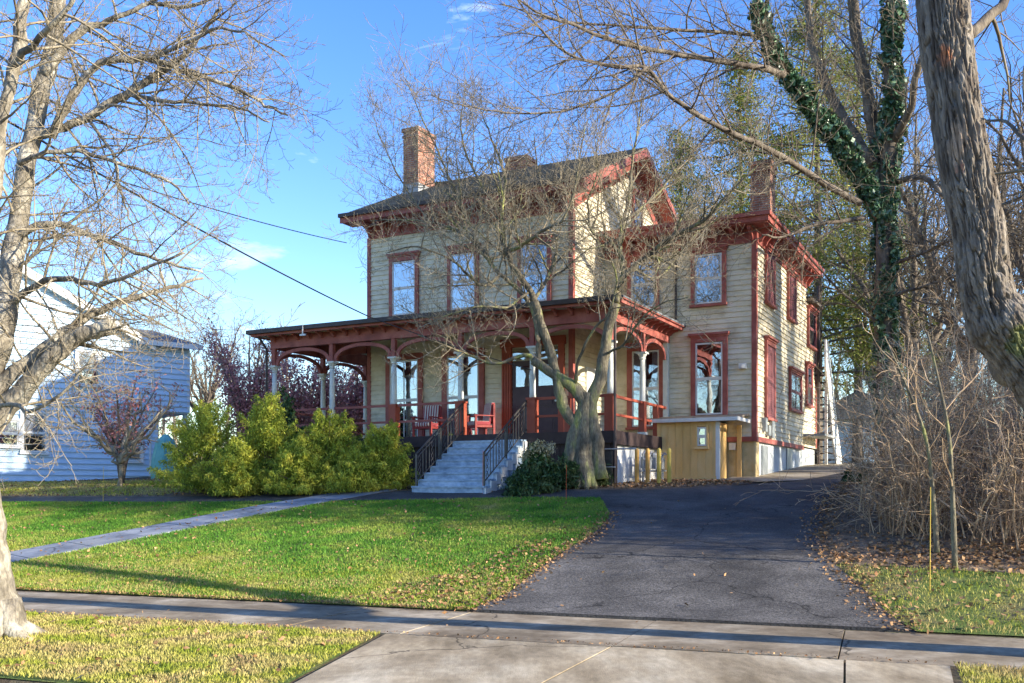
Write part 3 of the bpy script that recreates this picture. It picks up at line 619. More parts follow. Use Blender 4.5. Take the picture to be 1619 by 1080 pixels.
# steps
bx0, bx1 = cols[3][0] + .05, cols[4][0] - .05
gz = hz(-1.3, -4.5) + .02; ns = 8; rise = (DK - gz) / (ns + 1)
st = MB(); sr = MB()
for i in range(ns):
    y1 = -2.34 - i * .285; zt = DK - (i + 1) * rise
    st.box(bx0, bx1, y1 - .31, y1, zt - .045, zt); sr.box(bx0 + .06, bx1 - .06, y1 - .285, y1 - .26, zt - rise, zt - .045)
    for x in (bx0 - .004, bx1 - .06): sr.box(x, x + .05, y1 - .27, y1, gz - .1, zt - .046)
o = st.build('steps', M['step'], H); sr.build('riser', M['white'] if False else M['step'], o)
ws = MB()
for i in range(ns):
    y1 = -2.34 - i * .285; zt = DK - (i + 1) * rise; ws.box(bx1 - .004, bx1 + .03, y1 - .285, y1, zt - .30, zt - .05)
ws.build('stringer', M['white'], o)
def handrail(x):
    top = (x, -2.2, DK + .88); bot = (x, -2.34 - ns * .285 + .12, gz + rise + .82); tv, bv = Vector(top), Vector(bot)
    hb = MB().beam(top, bot, .035, .03).beam(tv + Vector((0, 0, -.12)), bv + Vector((0, 0, -.12)), .02, .02).beam(tv + Vector((0, 0, -.76)), bv + Vector((0, 0, -.72)), .02, .02)
    for q, zz in ((tv, DK), (bv, gz + rise - .0), (tv.lerp(bv, .5), DK - .7)): hb.box(q.x - .02, q.x + .02, q.y - .02, q.y + .02, zz, q.z)
    o = hb.build('handrail', M['iron'], H)
    for i in range(1, 15):
        q = tv.lerp(bv, i / 15); b = MB()
        if i % 4 == 2:
            pts = [Vector((x, q.y + .05 * math.sin(t * .9), q.z - .14 - .60 * t / 14)) for t in range(15)]; b.tube(pts, [.009] * 15, 5)
            pts = [Vector((x, q.y - .05 * math.sin(t * .9), q.z - .14 - .60 * t / 14)) for t in range(15)]; b.tube(pts, [.009] * 15, 5)
        else: b.box(x - .009, x + .009, q.y - .009, q.y + .009, q.z - .75, q.z - .01)
        b.build('baluster', M['iron'], o)
handrail(bx0 + .06); handrail(bx1 - .08)
# cellar entrance
ce = MB(); gzc = hz(3, 1.2)
ce.box(2.1, 3.8, 1.2, 1.24, gzc - .1, 3.55).box(2.1, 2.14, 1.24, 2.4, gzc - .1, 3.55).box(3.76, 3.8, 1.24, 2.4, gzc - .1, 3.5)
x = 2.1
while x < 3.75: ce.box(x - .012 + .1, x + .012 + .1, 1.18, 1.2, gzc, 3.5); x += .215
ce.box(2.08, 3.82, 1.165, 1.2, gzc, gzc + .12)
co_ = ce.build('cellar_entrance', M['yellow'], H)
MB().prism([(1.95, 1.0, 3.56), (4.45, 1.0, 3.56), (4.45, 2.36, 3.72), (1.95, 2.36, 3.72)], (0, 0, .05)).build('roof', M['roof'], co_)
MB().box(1.95, 4.46, .965, 1.0, 3.50, 3.60).box(4.45, 4.48, 1.0, 2.3, 3.50, 3.60).build('roof_edge', M['white'], co_)
MB().box(3.80, 3.90, 1.18, 1.28, gzc - .1, 3.5).build('post', M['white'], co_)
MB().box(4.10, 4.22, 2.30, 2.40, gzc, 3.45).build('post', M['yellow'], co_)
window(3.42, 1.2, 2.83, 3.35, .26, head=.05, case=.05, crown=False, curtain='none', mcase=M['yellow'], parent=co_)
MB().box(3.86, 4.05, 2.33, 2.38, 2.75, 2.95).build('wall_light', M['white'], H)
MB().box(4.16, 4.36, 2.24, 2.36, 5.05, 5.2).tube([Vector((4.3, 2.24, 5.12)), Vector((4.33, 2.12, 5.10))], [.05, .06], 8).build('floodlight', M['white'], H)
# side openings and meters
def sbox(y0, y1, z0, z1, m, name, t=.03): return MB().box(4.60 if name == 'meter' else 4.555, 4.57 + t, y0, y1, z0, z1).build(name, m, H)
sbox(3.25, 3.95, 1.4, 2.9, M['meter'], 'basement_door'); sbox(6.6, 7.4, 1.6, 2.95, M['meter'], 'basement_door')
for (y0, y1, z0, z1) in ((3.1, 3.35, 3.3, 3.7), (3.95, 4.3, 3.15, 3.7), (3.5, 3.8, 3.2, 3.5)): sbox(y0, y1, z0, z1, M['meter'], 'meter', .16)
MB().box(4.62, 5.35, 9.0, 11.2, 3.45, 3.53).build('side_canopy', M['flash'], H)
# rear outside stair with solid parapet
stp = MB(); prof = [(10.9, 7.0), (11.3, 7.0), (12.4, 5.4), (13.5, 3.9), (14.3, 2.9), (14.5, 2.2), (13.4, 2.2), (12.5, 3.4), (11.6, 5.0), (10.9, 6.0)]
stp.prism([(5.0, y, z) for y, z in prof], (.06, 0, 0)); so_ = stp.build('rear_stair', M['white'], H)
tr_ = MB()
for i in range(16): tr_.box(4.1, 5.0, 11.0 + i * .22, 11.3 + i * .22, 6.0 - i * .25, 6.04 - i * .25)
tr_.build('tread', M['brown'], so_)
MB().box(4.9, 5.0, 11.5, 11.6, 2.2, 5.6).build('post', M['white'], so_)
MB().tube([Vector((4.75, 11.2, 9.0)), Vector((4.75, 11.2, 2.3))], [.05, .05], 8).build('downspout', M['gutter'], H)
# roof-edge bracket that holds the service drop
sb = MB().box(-7.55, -7.35, -2.74, -2.68, 6.14, 6.19).tube([Vector((-7.45, -2.72, 6.18)), Vector((-7.42, -2.75, 6.5))], [.02, .012], 6)
sb.build('service_bracket', M['white'], H)
# -------- gas pipework, gate rail by the porch
def HW(x, y, z=None):
    X = HO[0] + .886 * x + .463 * y; Y = HO[1] - .463 * x + .886 * y; return Vector((X, Y, h(X, Y) if z is None else z))
gp = thing('gas_meter_set', 'grey tangle of gas meters and pipes before white porch skirt', 'gas meters', HW(2.55, -.3), HRZ)
b = MB()
for (x, y) in ((0, -.9), (0, -.4), (.05, .1), (.02, .6)):
    b.tube([Vector((x, y, 0)), Vector((x, y, .75)), Vector((x + .0, y + .12, .82)), Vector((x, y + .3, .8))], [.03] * 4, 7)
b.tube([Vector((0, -1.1, .30)), Vector((0, .9, .34))], [.03, .03], 7).tube([Vector((0, -1.0, .62)), Vector((0, .8, .62))], [.025, .025], 7); b.build('pipework', M['steel'], gp)
for y in (-.65, -.1, .4): MB().box(-.11, .11, y - .12, y + .12, .38, .68).lathe([(.07, .68), (.08, .74), (.04, .8)], 10, (0, y, 0)).build('meter', M['meter'], gp)
gt = thing('cellar_railing', 'low grey pipe railing around the sunken steps beside the porch', 'railing', HW(2.15, -2.65), HRZ)
MB().tube([Vector((-.35, 0, 0)), Vector((-.35, 0, .95)), Vector((.75, 0, .95))], [.022] * 3, 8).tube([Vector((-.35, 0, .5)), Vector((.2, 0, .5))], [.018] * 2, 8).build('rail', M['steel'], gt)
MB().box(-.3, .1, .04, .06, .05, .9).build('panel', M['iron'], gt)
# bollards
bl = [(1007, 766, 'post', 'leftmost orange pipe bollard by the gas meters, at the white skirt'), (1024, 766, 'post', 'second orange bollard from left, in front of gas meters'), (1042, 765, 'postyellow', 'yellow bollard at the left edge of the mustard cellar entrance'), (1058, 765, 'postyellow', 'rightmost yellow bollard, before the mustard boards of cellar entrance')]
for i, (px, py, m, lb) in enumerate(bl):
    Y = 24.9 - i * .02; X = (px - CX) / F * Y; z = h(X, Y); o = MB(); o.smooth = False
    o.lathe([(.055, 0), (.055, .88), (.045, .92), (.02, .945)], 14, (0, 0, 0)); ob = o.build('bollard', M[m], None, (X, Y, z)); tag(ob, lb, 'bollard', 'bollards guarding the gas meters')
# -------- porch chairs
def chair(name, label, loc, rz):
    c = thing(name, label, 'chair', loc, rz, 'striped chairs on the porch')
    for x in (-.3, .3):
        for y, top in ((-.28, .62), (.28, .95)): MB().box(x - .03, x + .03, y - .03, y + .03, 0, top).build('leg', M['chairred'], c)
        MB().box(x - .045, x + .045, -.34, .3, .62, .65).build('armrest', M['chairred'], c)
    MB().box(-.3, .3, -.3, .3, .30, .36).build('seat_frame', M['chairred'], c)
    MB().box(-.3, .3, .27, .31, .42, .98).build('back_frame', M['chairred'], c)
    MB().box(-.27, .27, -.32, .2, .36, .48).build('seat_cushion', M['cushion'], c, bevel=.03)
    MB().prism([(-.27, .14, .46), (-.27, .25, .46), (-.27, .34, 1.02), (-.27, .22, 1.02)], (.54, 0, 0)).build('back_cushion', M['cushion'], c, bevel=.03)
chair('porch_chair', 'red chair with striped cushions facing the street, left of the steps', HW(-4.25, -.95, DK), HRZ)
chair('porch_chair', 'red chair with striped cushions turned sideways, at the top of the steps', HW(-2.55, -.75, DK), HRZ - R(38))

# ------------------------------------------------------------------ neighbour house on the left
NL = (-13.2, 40.0, 0); NRZ = math.atan2(.669, .743)
nb = thing('neighbour_house', 'white sided house at left with overhanging upper floor, half in shadow', 'house', NL, NRZ)
gb = 1.0
def sidingb(mb, *a): return mb.siding(*a, .22, .065)
w_ = MB(); sidingb(w_, 'front', 0, lambda z: (-16, -1.3), gb + .5, 4.75); sidingb(w_, 'front', -.06, lambda z: (-16, 0), 4.75, 7.4)
sidingb(w_, 'front', -.06, lambda z: (-14 + (z - 7.4) * 2.25, -1.9 - (z - 7.4) * 2.07), 7.4, 10.1)
sidingb(w_, 'right', -1.3, lambda z: (0, 9), gb + .5, 4.7); sidingb(w_, 'right', 0, lambda z: (0, 9), 4.7, 7.4)
sidingb(w_, 'left', -16, lambda z: (0, 9), gb + .5, 7.4)
w_.build('wall', M['bluewhite'], nb)
MB().box(-15.9, -1.35, .05, 8.9, gb - .5, 7.3).box(-15.9, -.05, .0, 8.9, 4.85, 7.3).build('wall_core', M['dark'], nb)
MB().box(-16, -1.3, .02, .06, gb - .8, gb + .5).build('foundation', M['concretelight'], nb)
MB().box(-1.4, 0, -.05, 9, 4.70, 4.75).build('overhang_soffit', M['bluewhite'], nb)
r_ = MB(); r_.prism([(-2.2, -.4, 7.42), (.35, -.4, 7.42), (.35, 4.5, 8.6), (-2.2, 4.5, 8.6)], (0, 0, .1)).prism([(.35, 9.4, 7.42), (-2.2, 9.4, 7.42), (-2.2, 4.5, 8.6), (.35, 4.5, 8.6)], (0, 0, .1))
pk = (-7.7, 10.3)
for xs_, ys_ in (((-1.5, 7.35), pk), (pk, (-14.4, 7.35))):
    a, b = xs_, ys_; r_.prism([(a[0], -.35, a[1]), (a[0], -.35, a[1] + .12), (b[0], -.35, b[1] + .12), (b[0], -.35, b[1])], (0, 9.7, 0))
r_.build('roof', M['greyroof'], nb)
MB().box(-2.2, .4, -.48, -.4, 7.3, 7.5).build('gutter', M['white'], nb)
tr2 = MB().box(-.10, .02, -.10, -.06, 4.75, 7.3).box(-1.40, -1.28, -.035, 0, gb + .5, 4.72).tube([Vector((-1.5, -.12, 7.3)), Vector((-1.5, -.12, 4.8)), Vector((-1.6, -.05, 4.7)), Vector((-1.6, -.05, 1.6))], [.045] * 4, 6)
for a, b in (((-1.5, 7.3), pk), (pk, (-14.4, 7.3))): tr2.prism([(a[0], -.40, a[1] - .22), (a[0], -.40, a[1] + .10), (b[0], -.40, b[1] + .10), (b[0], -.40, b[1] - .22)], (0, .045, 0)); tr2.prism([(a[0], -.353, a[1] - .04), (a[0], -.353, a[1] - .01), (b[0], -.353, b[1] - .01), (b[0], -.353, b[1] - .04)], (0, .3, 0))
tr2.build('trim', M['white'], nb)
MB().box(-11.2, -10.4, 4, 4.8, 9, 11.4).build('chimney', M['brick'], nb)
for (x, z0, z1, ww) in ((-2.35, 2.75, 3.95, .75), (-5.9, 3.0, 4.4, .8), (-7.0, 3.2, 4.1, 1.1), (-8.8, 3.0, 4.4, .8), (-4.0, 5.6, 6.8, .8), (-8.5, 5.6, 6.9, .8)):
    window(x, -.04 if z0 < 5 else -.12, z0, z1, ww, head=.1, case=.09, crown=False, curtain='half', mcase=M['white'], msash=M['white'], parent=nb)
MB().box(-.15, 0, 0.1, .25, 1.0, 4.7).build('carport_post', M['bluewhite'], nb)
tp = MB(); bb = []
p_ = W(262, 700, 36.5); z_ = h(p_.x, p_.y)
tp.lathe([(.5, 0), (.55, .4), (.48, .9), (.35, 1.5), (.08, 1.75)], 9, (0, 0, 0)); tag(tp.build('tarp_cover', M['teal'], None, (p_.x, p_.y, z_ - .1)), 'teal tarp covered bundle under the overhang of the white house', 'tarp')

# garage seen at the end of the driveway
gg = thing('garage', 'small white garage far up the driveway behind the rear stair', 'garage', (20.5, 58, h(20.5, 58)), R(-18))
ww_ = MB(); ww_.siding('front', 0, lambda z: (-3, 3), 0, 2.6, .15, .02).siding('left', -3, lambda z: (0, 5), 0, 2.6, .15, .02); ww_.box(-2.95, 2.95, .05, 5, 0, 2.6).build('wall', M['white'], gg)
MB().prism([(-3.3, -.3, 2.6), (3.3, -.3, 2.6), (0, -.3, 4.3)], (0, 5.6, 0)).build('roof', M['greyroof'], gg)
dd_ = MB()
for i in range(5): dd_.box(-1.4, 1.4, -.05, -.02, .02 + i * .43, .42 + i * .43)
dd_.build('garage_door', M['bluewhite'], gg)

# ------------------------------------------------------------------ trees
def rv(r, s=1.0): return Vector((r.gauss(0, s), r.gauss(0, s), r.gauss(0, s)))
def sides_for(r): return 10 if r > .08 else 7 if r > .03 else 4 if r > .010 else 3
def grow(r, accs, p, d, Ln, rad, lev, cfg):
    c = cfg[lev]; ns = c['seg']; st = Ln / ns; pts = [p.copy()]; rads = [rad]; d = d.normalized(); trop = c['trop']; tip = c.get('tip', trop)
    for i in range(ns):
        t = (i + 1) / ns; tv = trop + (tip - trop) * t
        d = (d + rv(r, c['wig']) + Vector((0, 0, tv))).normalized(); p = p + d * st; pts.append(p); rads.append(max(rad * (1 - t * c.get('taper', .8)), c.get('rmin', .003)))
    (accs[0] if rad > .022 else accs[1]).tube(pts, rads, sides_for(rad), caps=False)
    if lev + 1 < len(cfg): spawn(r, accs, pts, rads, lev + 1, cfg, Ln)
def spawn(r, accs, pts, rads, lev, cfg, Lp, start=None):
    c = cfg[lev]; seg = [(pts[i + 1] - pts[i]).length for i in range(len(pts) - 1)]; tot = sum(seg); s = (start if start is not None else c.get('start', .2)) * tot; sp = c['sp']; ang = r.uniform(0, 6.28)
    while s < tot:
        a = s; i = 0
        while i < len(seg) - 1 and a > seg[i]: a -= seg[i]; i += 1
        t = min(1, a / max(seg[i], 1e-6)); p = pts[i].lerp(pts[i + 1], t); rr = rads[i] + (rads[i + 1] - rads[i]) * t
        d = (pts[i + 1] - pts[i]).normalized(); ang += 2.4 + r.uniform(-.6, .6)
        sdv = d.orthogonal().normalized(); sdv = Matrix.Rotation(ang, 3, d) @ sdv
        th = R(r.uniform(*c['ang'])); nd_ = d * math.cos(th) + sdv * math.sin(th); nd_.z += c.get('lift', 0)
        ln = r.uniform(*c['len']) * (1 - .45 * s / tot)
        if 'ok' not in c or c['ok'](p): grow(r, accs, p, nd_, ln, min(rr * .62, c['r']) * r.uniform(.8, 1.1), lev, cfg)
        s += sp * r.uniform(.6, 1.4)
def refine(pts, k=4):
    """Catmull-Rom"""
    out = []; P = [pts[0] * 2 - pts[1]] + pts + [pts[-1] * 2 - pts[-2]]
    for i in range(1, len(P) - 2):
        for j in range(k):
            t = j / k; a, b, c, d = P[i - 1], P[i], P[i + 1], P[i + 2]
            out.append(.5 * ((2 * b) + (c - a) * t + (2 * a - 5 * b + 4 * c - d) * t * t + (3 * b - a - 3 * c + d) * t ** 3))
    out.append(pts[-1]); return out
def limb(r, accs, spec, Y, r0, r1, cfg, lev=0, start=.15, wob=.01, k=4):
    """spec: (px,py[,Y]) points read on the photograph; branches with cfg from level lev"""
    pts = [W(s[0], s[1], s[2] if len(s) > 2 else Y) for s in spec]; pts = refine(pts, k); n = len(pts)
    pts = [p + rv(r, wob) for p in pts]; rads = [r0 + (r1 - r0) * (i / (n - 1)) for i in range(n)]
    accs[0].tube(pts, rads, 20 if r0 > .1 else 10 if r0 > .05 else 8)
    if cfg: spawn(r, accs, pts, rads, lev, cfg, 0, start)
    return pts, rads
def rooted(accs, base, r, flare=1.9, n=7, hh=.5):
    """root flare"""
    for k in range(n):
        t = 6.283 * k / n + .3; d = Vector((math.cos(t), math.sin(t), 0)); q = base + d * r * flare; q.z = h(q.x, q.y) - .04
        accs[0].tube([base + d * r * .4 + Vector((0, 0, hh)), base + d * r * .75 + Vector((0, 0, hh * .35)), q], [r * .5, r * .42, r * .15], 8)
def finish(accs, root, mtrunk, mtwig, base):
    for a, nme, m in ((accs[0], 'trunk', mtrunk), (accs[1], 'twigs', mtwig)):
        if not a.v: continue
        a.v = [(v[0] - base.x, v[1] - base.y, v[2] - base.z) for v in a.v]; a.smooth = True; a.build(nme, m, root)

# ---- magnolia in front of the porch
def magnolia():
    global W
    W0 = W; W = lambda px, py, Y: W0(px, py, Y * 1.10)
    r = random.Random(11); A = [MB(), MB()]
    cfg = [dict(seg=7, wig=.13, trop=.02, tip=.10, sp=.19, len=(1.0, 2.6), ang=(35, 75), r=.028, lift=.25, taper=.75, rmin=.006),
           dict(seg=5, wig=.16, trop=.03, tip=.16, sp=.13, len=(.45, 1.1), ang=(35, 70), r=.013, lift=.15, rmin=.004),
           dict(seg=4, wig=.20, trop=.06, tip=.22, sp=.10, len=(.16, .42), ang=(35, 75), r=.0065, rmin=.0038, taper=.5)]
    Y = 22
    base = W(925, 758, Y); base.z = h(base.x, base.y) - .05
    for sp, r0, r1 in (([(905, 757), (903, 715), (915, 665), (925, 640), (910, 615), (888, 600), (862, 583), (843, 570)], .19, .115),
                       ([(935, 757), (925, 705), (912, 675), (893, 650), (883, 610), (872, 565), (858, 520), (845, 477)], .16, .105),
                       ([(950, 757), (942, 700), (934, 645), (948, 600), (956, 560), (962, 520), (974, 480)], .19, .115),
                       ([(924, 770), (920, 715), (923, 660), (926, 620)], .27, .15), ([(915, 760), (930, 715), (928, 660)], .20, .12)):
        limb(r, A, sp, Y, r0, r1, None, wob=.008)
    rooted(A, base, .27, 1.35)
    L_ = lambda *a, **k: limb(r, A, *a, **k)
    L_([(843, 570), (836, 562), (815, 566), (780, 575), (740, 560), (700, 545, 21), (660, 530, 21)], Y, .06, .012, cfg, start=.3)
    L_([(850, 575), (852, 545), (848, 510), (838, 480), (813, 452), (781, 425), (758, 388, 22.3), (709, 359, 22.6), (677, 350, 22.8), (630, 348, 23), (585, 350, 23)], Y, .085, .014, cfg, start=.25)
    L_([(845, 477), (835, 455), (813, 425), (800, 395), (796, 369), (793, 337), (799, 290), (792, 255), (775, 215), (760, 170)], Y, .085, .012, cfg, start=.2)
    L_([(803, 398), (830, 385, 21.5), (862, 362, 21), (888, 350, 20.8), (905, 310, 20.6), (915, 260, 20.5), (925, 200, 20.4)], Y, .05, .012, cfg, start=.1)
    L_([(790, 435), (765, 452, 21.5), (745, 440, 21), (722, 416, 20.6), (690, 400, 20.3), (650, 390, 20), (610, 400, 20)], Y, .045, .01, cfg, start=.15)
    L_([(835, 462), (800, 485, 21), (750, 485, 20.5), (705, 500, 20.2), (660, 520, 20)], Y, .035, .01, cfg, start=.2)
    L_([(756, 385), (735, 340, 22.5), (715, 290, 23), (690, 235, 23.3), (665, 180, 23.5), (640, 125, 23.6)], Y, .045, .01, cfg, start=.05)
    L_([(795, 337), (765, 300, 22.6), (740, 250, 23), (728, 200, 23.4), (735, 150, 23.7)], Y, .04, .01, cfg, start=.1)
    L_([(677, 350, 22.8), (650, 310, 23), (625, 270, 23.3), (600, 215, 23.6), (590, 175, 23.8)], Y, .025, .008, cfg, start=.1)
    L_([(974, 480), (977, 455), (987, 436), (1000, 424), (1017, 410), (1036, 407), (1068, 422, 21.7)], Y, .09, .04, cfg, start=.4)
    L_([(1017, 410), (1061, 375, 21.6), (1112, 350, 21.2), (1143, 315, 20.8), (1180, 280, 20.5), (1215, 245, 20.3)], Y, .06, .012, cfg, start=.05)
    L_([(986, 436), (983, 405), (980, 381), (986, 350), (995, 300), (1000, 250), (1010, 195), (1015, 150)], Y, .07, .012, cfg, start=.1)
    L_([(982, 410), (961, 375, 21.6), (935, 366, 21.3), (930, 320, 21), (945, 270, 20.8), (940, 215, 20.6)], Y, .045, .01, cfg, start=.1)
    L_([(986, 350), (1025, 320, 22.4), (1060, 280, 22.8), (1085, 230, 23.1), (1100, 180, 23.3)], Y, .04, .01, cfg, start=.1)
    L_([(909, 612), (915, 569, 21.6), (941, 518, 21.3), (962, 497, 21.1), (975, 440, 20.8), (960, 400, 20.5)], Y, .04, .014, cfg, start=.5)
    L_([(840, 480), (865, 440, 22.6), (880, 390, 23), (870, 330, 23.4), (850, 270, 23.8), (845, 210, 24)], Y, .05, .01, cfg, start=.1)
    L_([(956, 560), (985, 545, 21.4), (1010, 510, 20.8), (1045, 480, 20.4), (1090, 470, 20)], Y, .035, .01, cfg, start=.2)
    L_([(1000, 424), (1040, 440, 22.8), (1075, 400, 23.4), (1100, 370, 23.8), (1130, 330, 24)], Y, .04, .01, cfg, start=.2)
    root = thing('magnolia_tree', 'bare spreading multi stem tree with mossy twisted trunk in front of the porch', 'tree', base)
    finish(A, root, M['barkmag'], M['twigpale'], base); W = W0
magnolia()

# ---- left maple at the kerb
def maple():
    r = random.Random(23); A = [MB(), MB()]
    base = W(-4, 1012, 10.6); base.z = h(base.x, base.y) - .05
    cfg = [dict(seg=8, wig=.10, trop=-.03, tip=.03, sp=.15, len=(.7, 1.8), ang=(30, 80), r=.018, lift=-.12, taper=.75, rmin=.004),
           dict(seg=6, wig=.13, trop=-.09, tip=.16, sp=.10, len=(.3, .8), ang=(30, 75), r=.0080, lift=-.12, rmin=.0028),
           dict(seg=4, wig=.16, trop=.02, tip=.35, sp=.07, len=(.07, .22), ang=(35, 70), r=.0042, rmin=.0025, taper=.5)]
    limb(r, A, [(2, 1030), (-8, 960), (-22, 880), (-35, 780), (-45, 690), (-40, 600), (-5, 520)], 10.6, .26, .20, None)
    rooted(A, base, .27, 2.1, 8, .45)
    L_ = lambda *a, **k: limb(r, A, *a, **k)
    L_([(-42, 700), (0, 655), (60, 592), (105, 545), (140, 525), (176, 517)], 10.6, .12, .085, cfg, start=.6)
    L_([(-45, 690), (10, 600), (60, 560, 10.8), (115, 515, 11), (160, 490, 11.2), (215, 470, 11.4), (270, 455, 11.6), (320, 440, 11.8)], 10.6, .085, .015, cfg, start=.3)
    L_([(-40, 640), (-10, 560), (10, 480, 11), (22, 400, 11.3), (32, 324, 11.6), (56, 185, 12), (79, 93, 12.2), (93, 0, 12.3), (105, -90, 12.4)], 10.6, .14, .085, cfg, start=.25)
    L_([(-45, 600), (-30, 450, 10.2), (-10, 300, 10), (5, 180, 10), (25, 90, 10), (40, 0, 10), (60, -90, 10)], 10.6, .09, .05, cfg, start=.3)
    L_([(50, 220), (90, 205), (140, 185), (200, 148), (260, 112), (300, 80), (335, 32), (352, 12)], 11.9, .065, .02, cfg, start=.1)
    L_([(80, 215), (110, 160), (150, 105), (185, 95), (240, 95), (300, 115), (360, 135), (410, 160), (452, 185)], 11.8, .055, .012, cfg, start=.15)
    L_([(72, 120), (100, 75), (135, 45), (185, 28), (235, 5), (280, -20)], 12.1, .06, .02, cfg, start=.15)
    L_([(28, 260), (60, 245), (130, 240), (200, 262), (270, 290), (300, 325)], 11.5, .035, .010, cfg, start=.1)
    L_([(30, 372), (70, 355), (110, 358), (180, 385), (250, 410), (320, 432)], 11.3, .05, .012, cfg, start=.1)
    L_([(10, 490), (50, 455, 10.8), (100, 440, 10.6), (160, 450, 10.4), (230, 425, 10.2), (290, 400, 10)], 11, .045, .012, cfg, start=.1)
    L_([(240, 96), (290, 70, 11.5), (350, 45, 11.2), (400, 60, 11), (450, 90, 10.9)], 11.8, .025, .008, cfg, start=.1)
    L_([(200, 148), (260, 160, 11.5), (330, 165, 11.4), (390, 175, 11.3), (425, 195, 11.2)], 11.9, .028, .008, cfg, start=.05)
    L_([(240, 5), (300, 10, 12), (350, -10, 12), (410, -20, 12)], 12.1, .03, .01, cfg, start=.1)
    L_([(140, 185), (175, 240, 11.6), (190, 300, 11.4), (205, 345, 11.3), (220, 390, 11.2)], 11.9, .022, .006, cfg, start=.05)
    L_([(-40, 660), (10, 640, 10), (50, 650, 9.7), (100, 620, 9.5), (150, 560, 9.4)], 10.6, .03, .01, cfg, start=.3)
    L_([(15, 110, 10), (60, 60, 9.7), (100, 20, 9.5), (140, -40, 9.4)], 10, .04, .015, cfg, start=.1)
    root = thing('maple_tree', 'pale barked bare tree at the left kerb with drooping twigs over the sidewalk', 'tree', base)
    finish(A, root, M['barkgrey'], M['twigpale'], base)
maple()

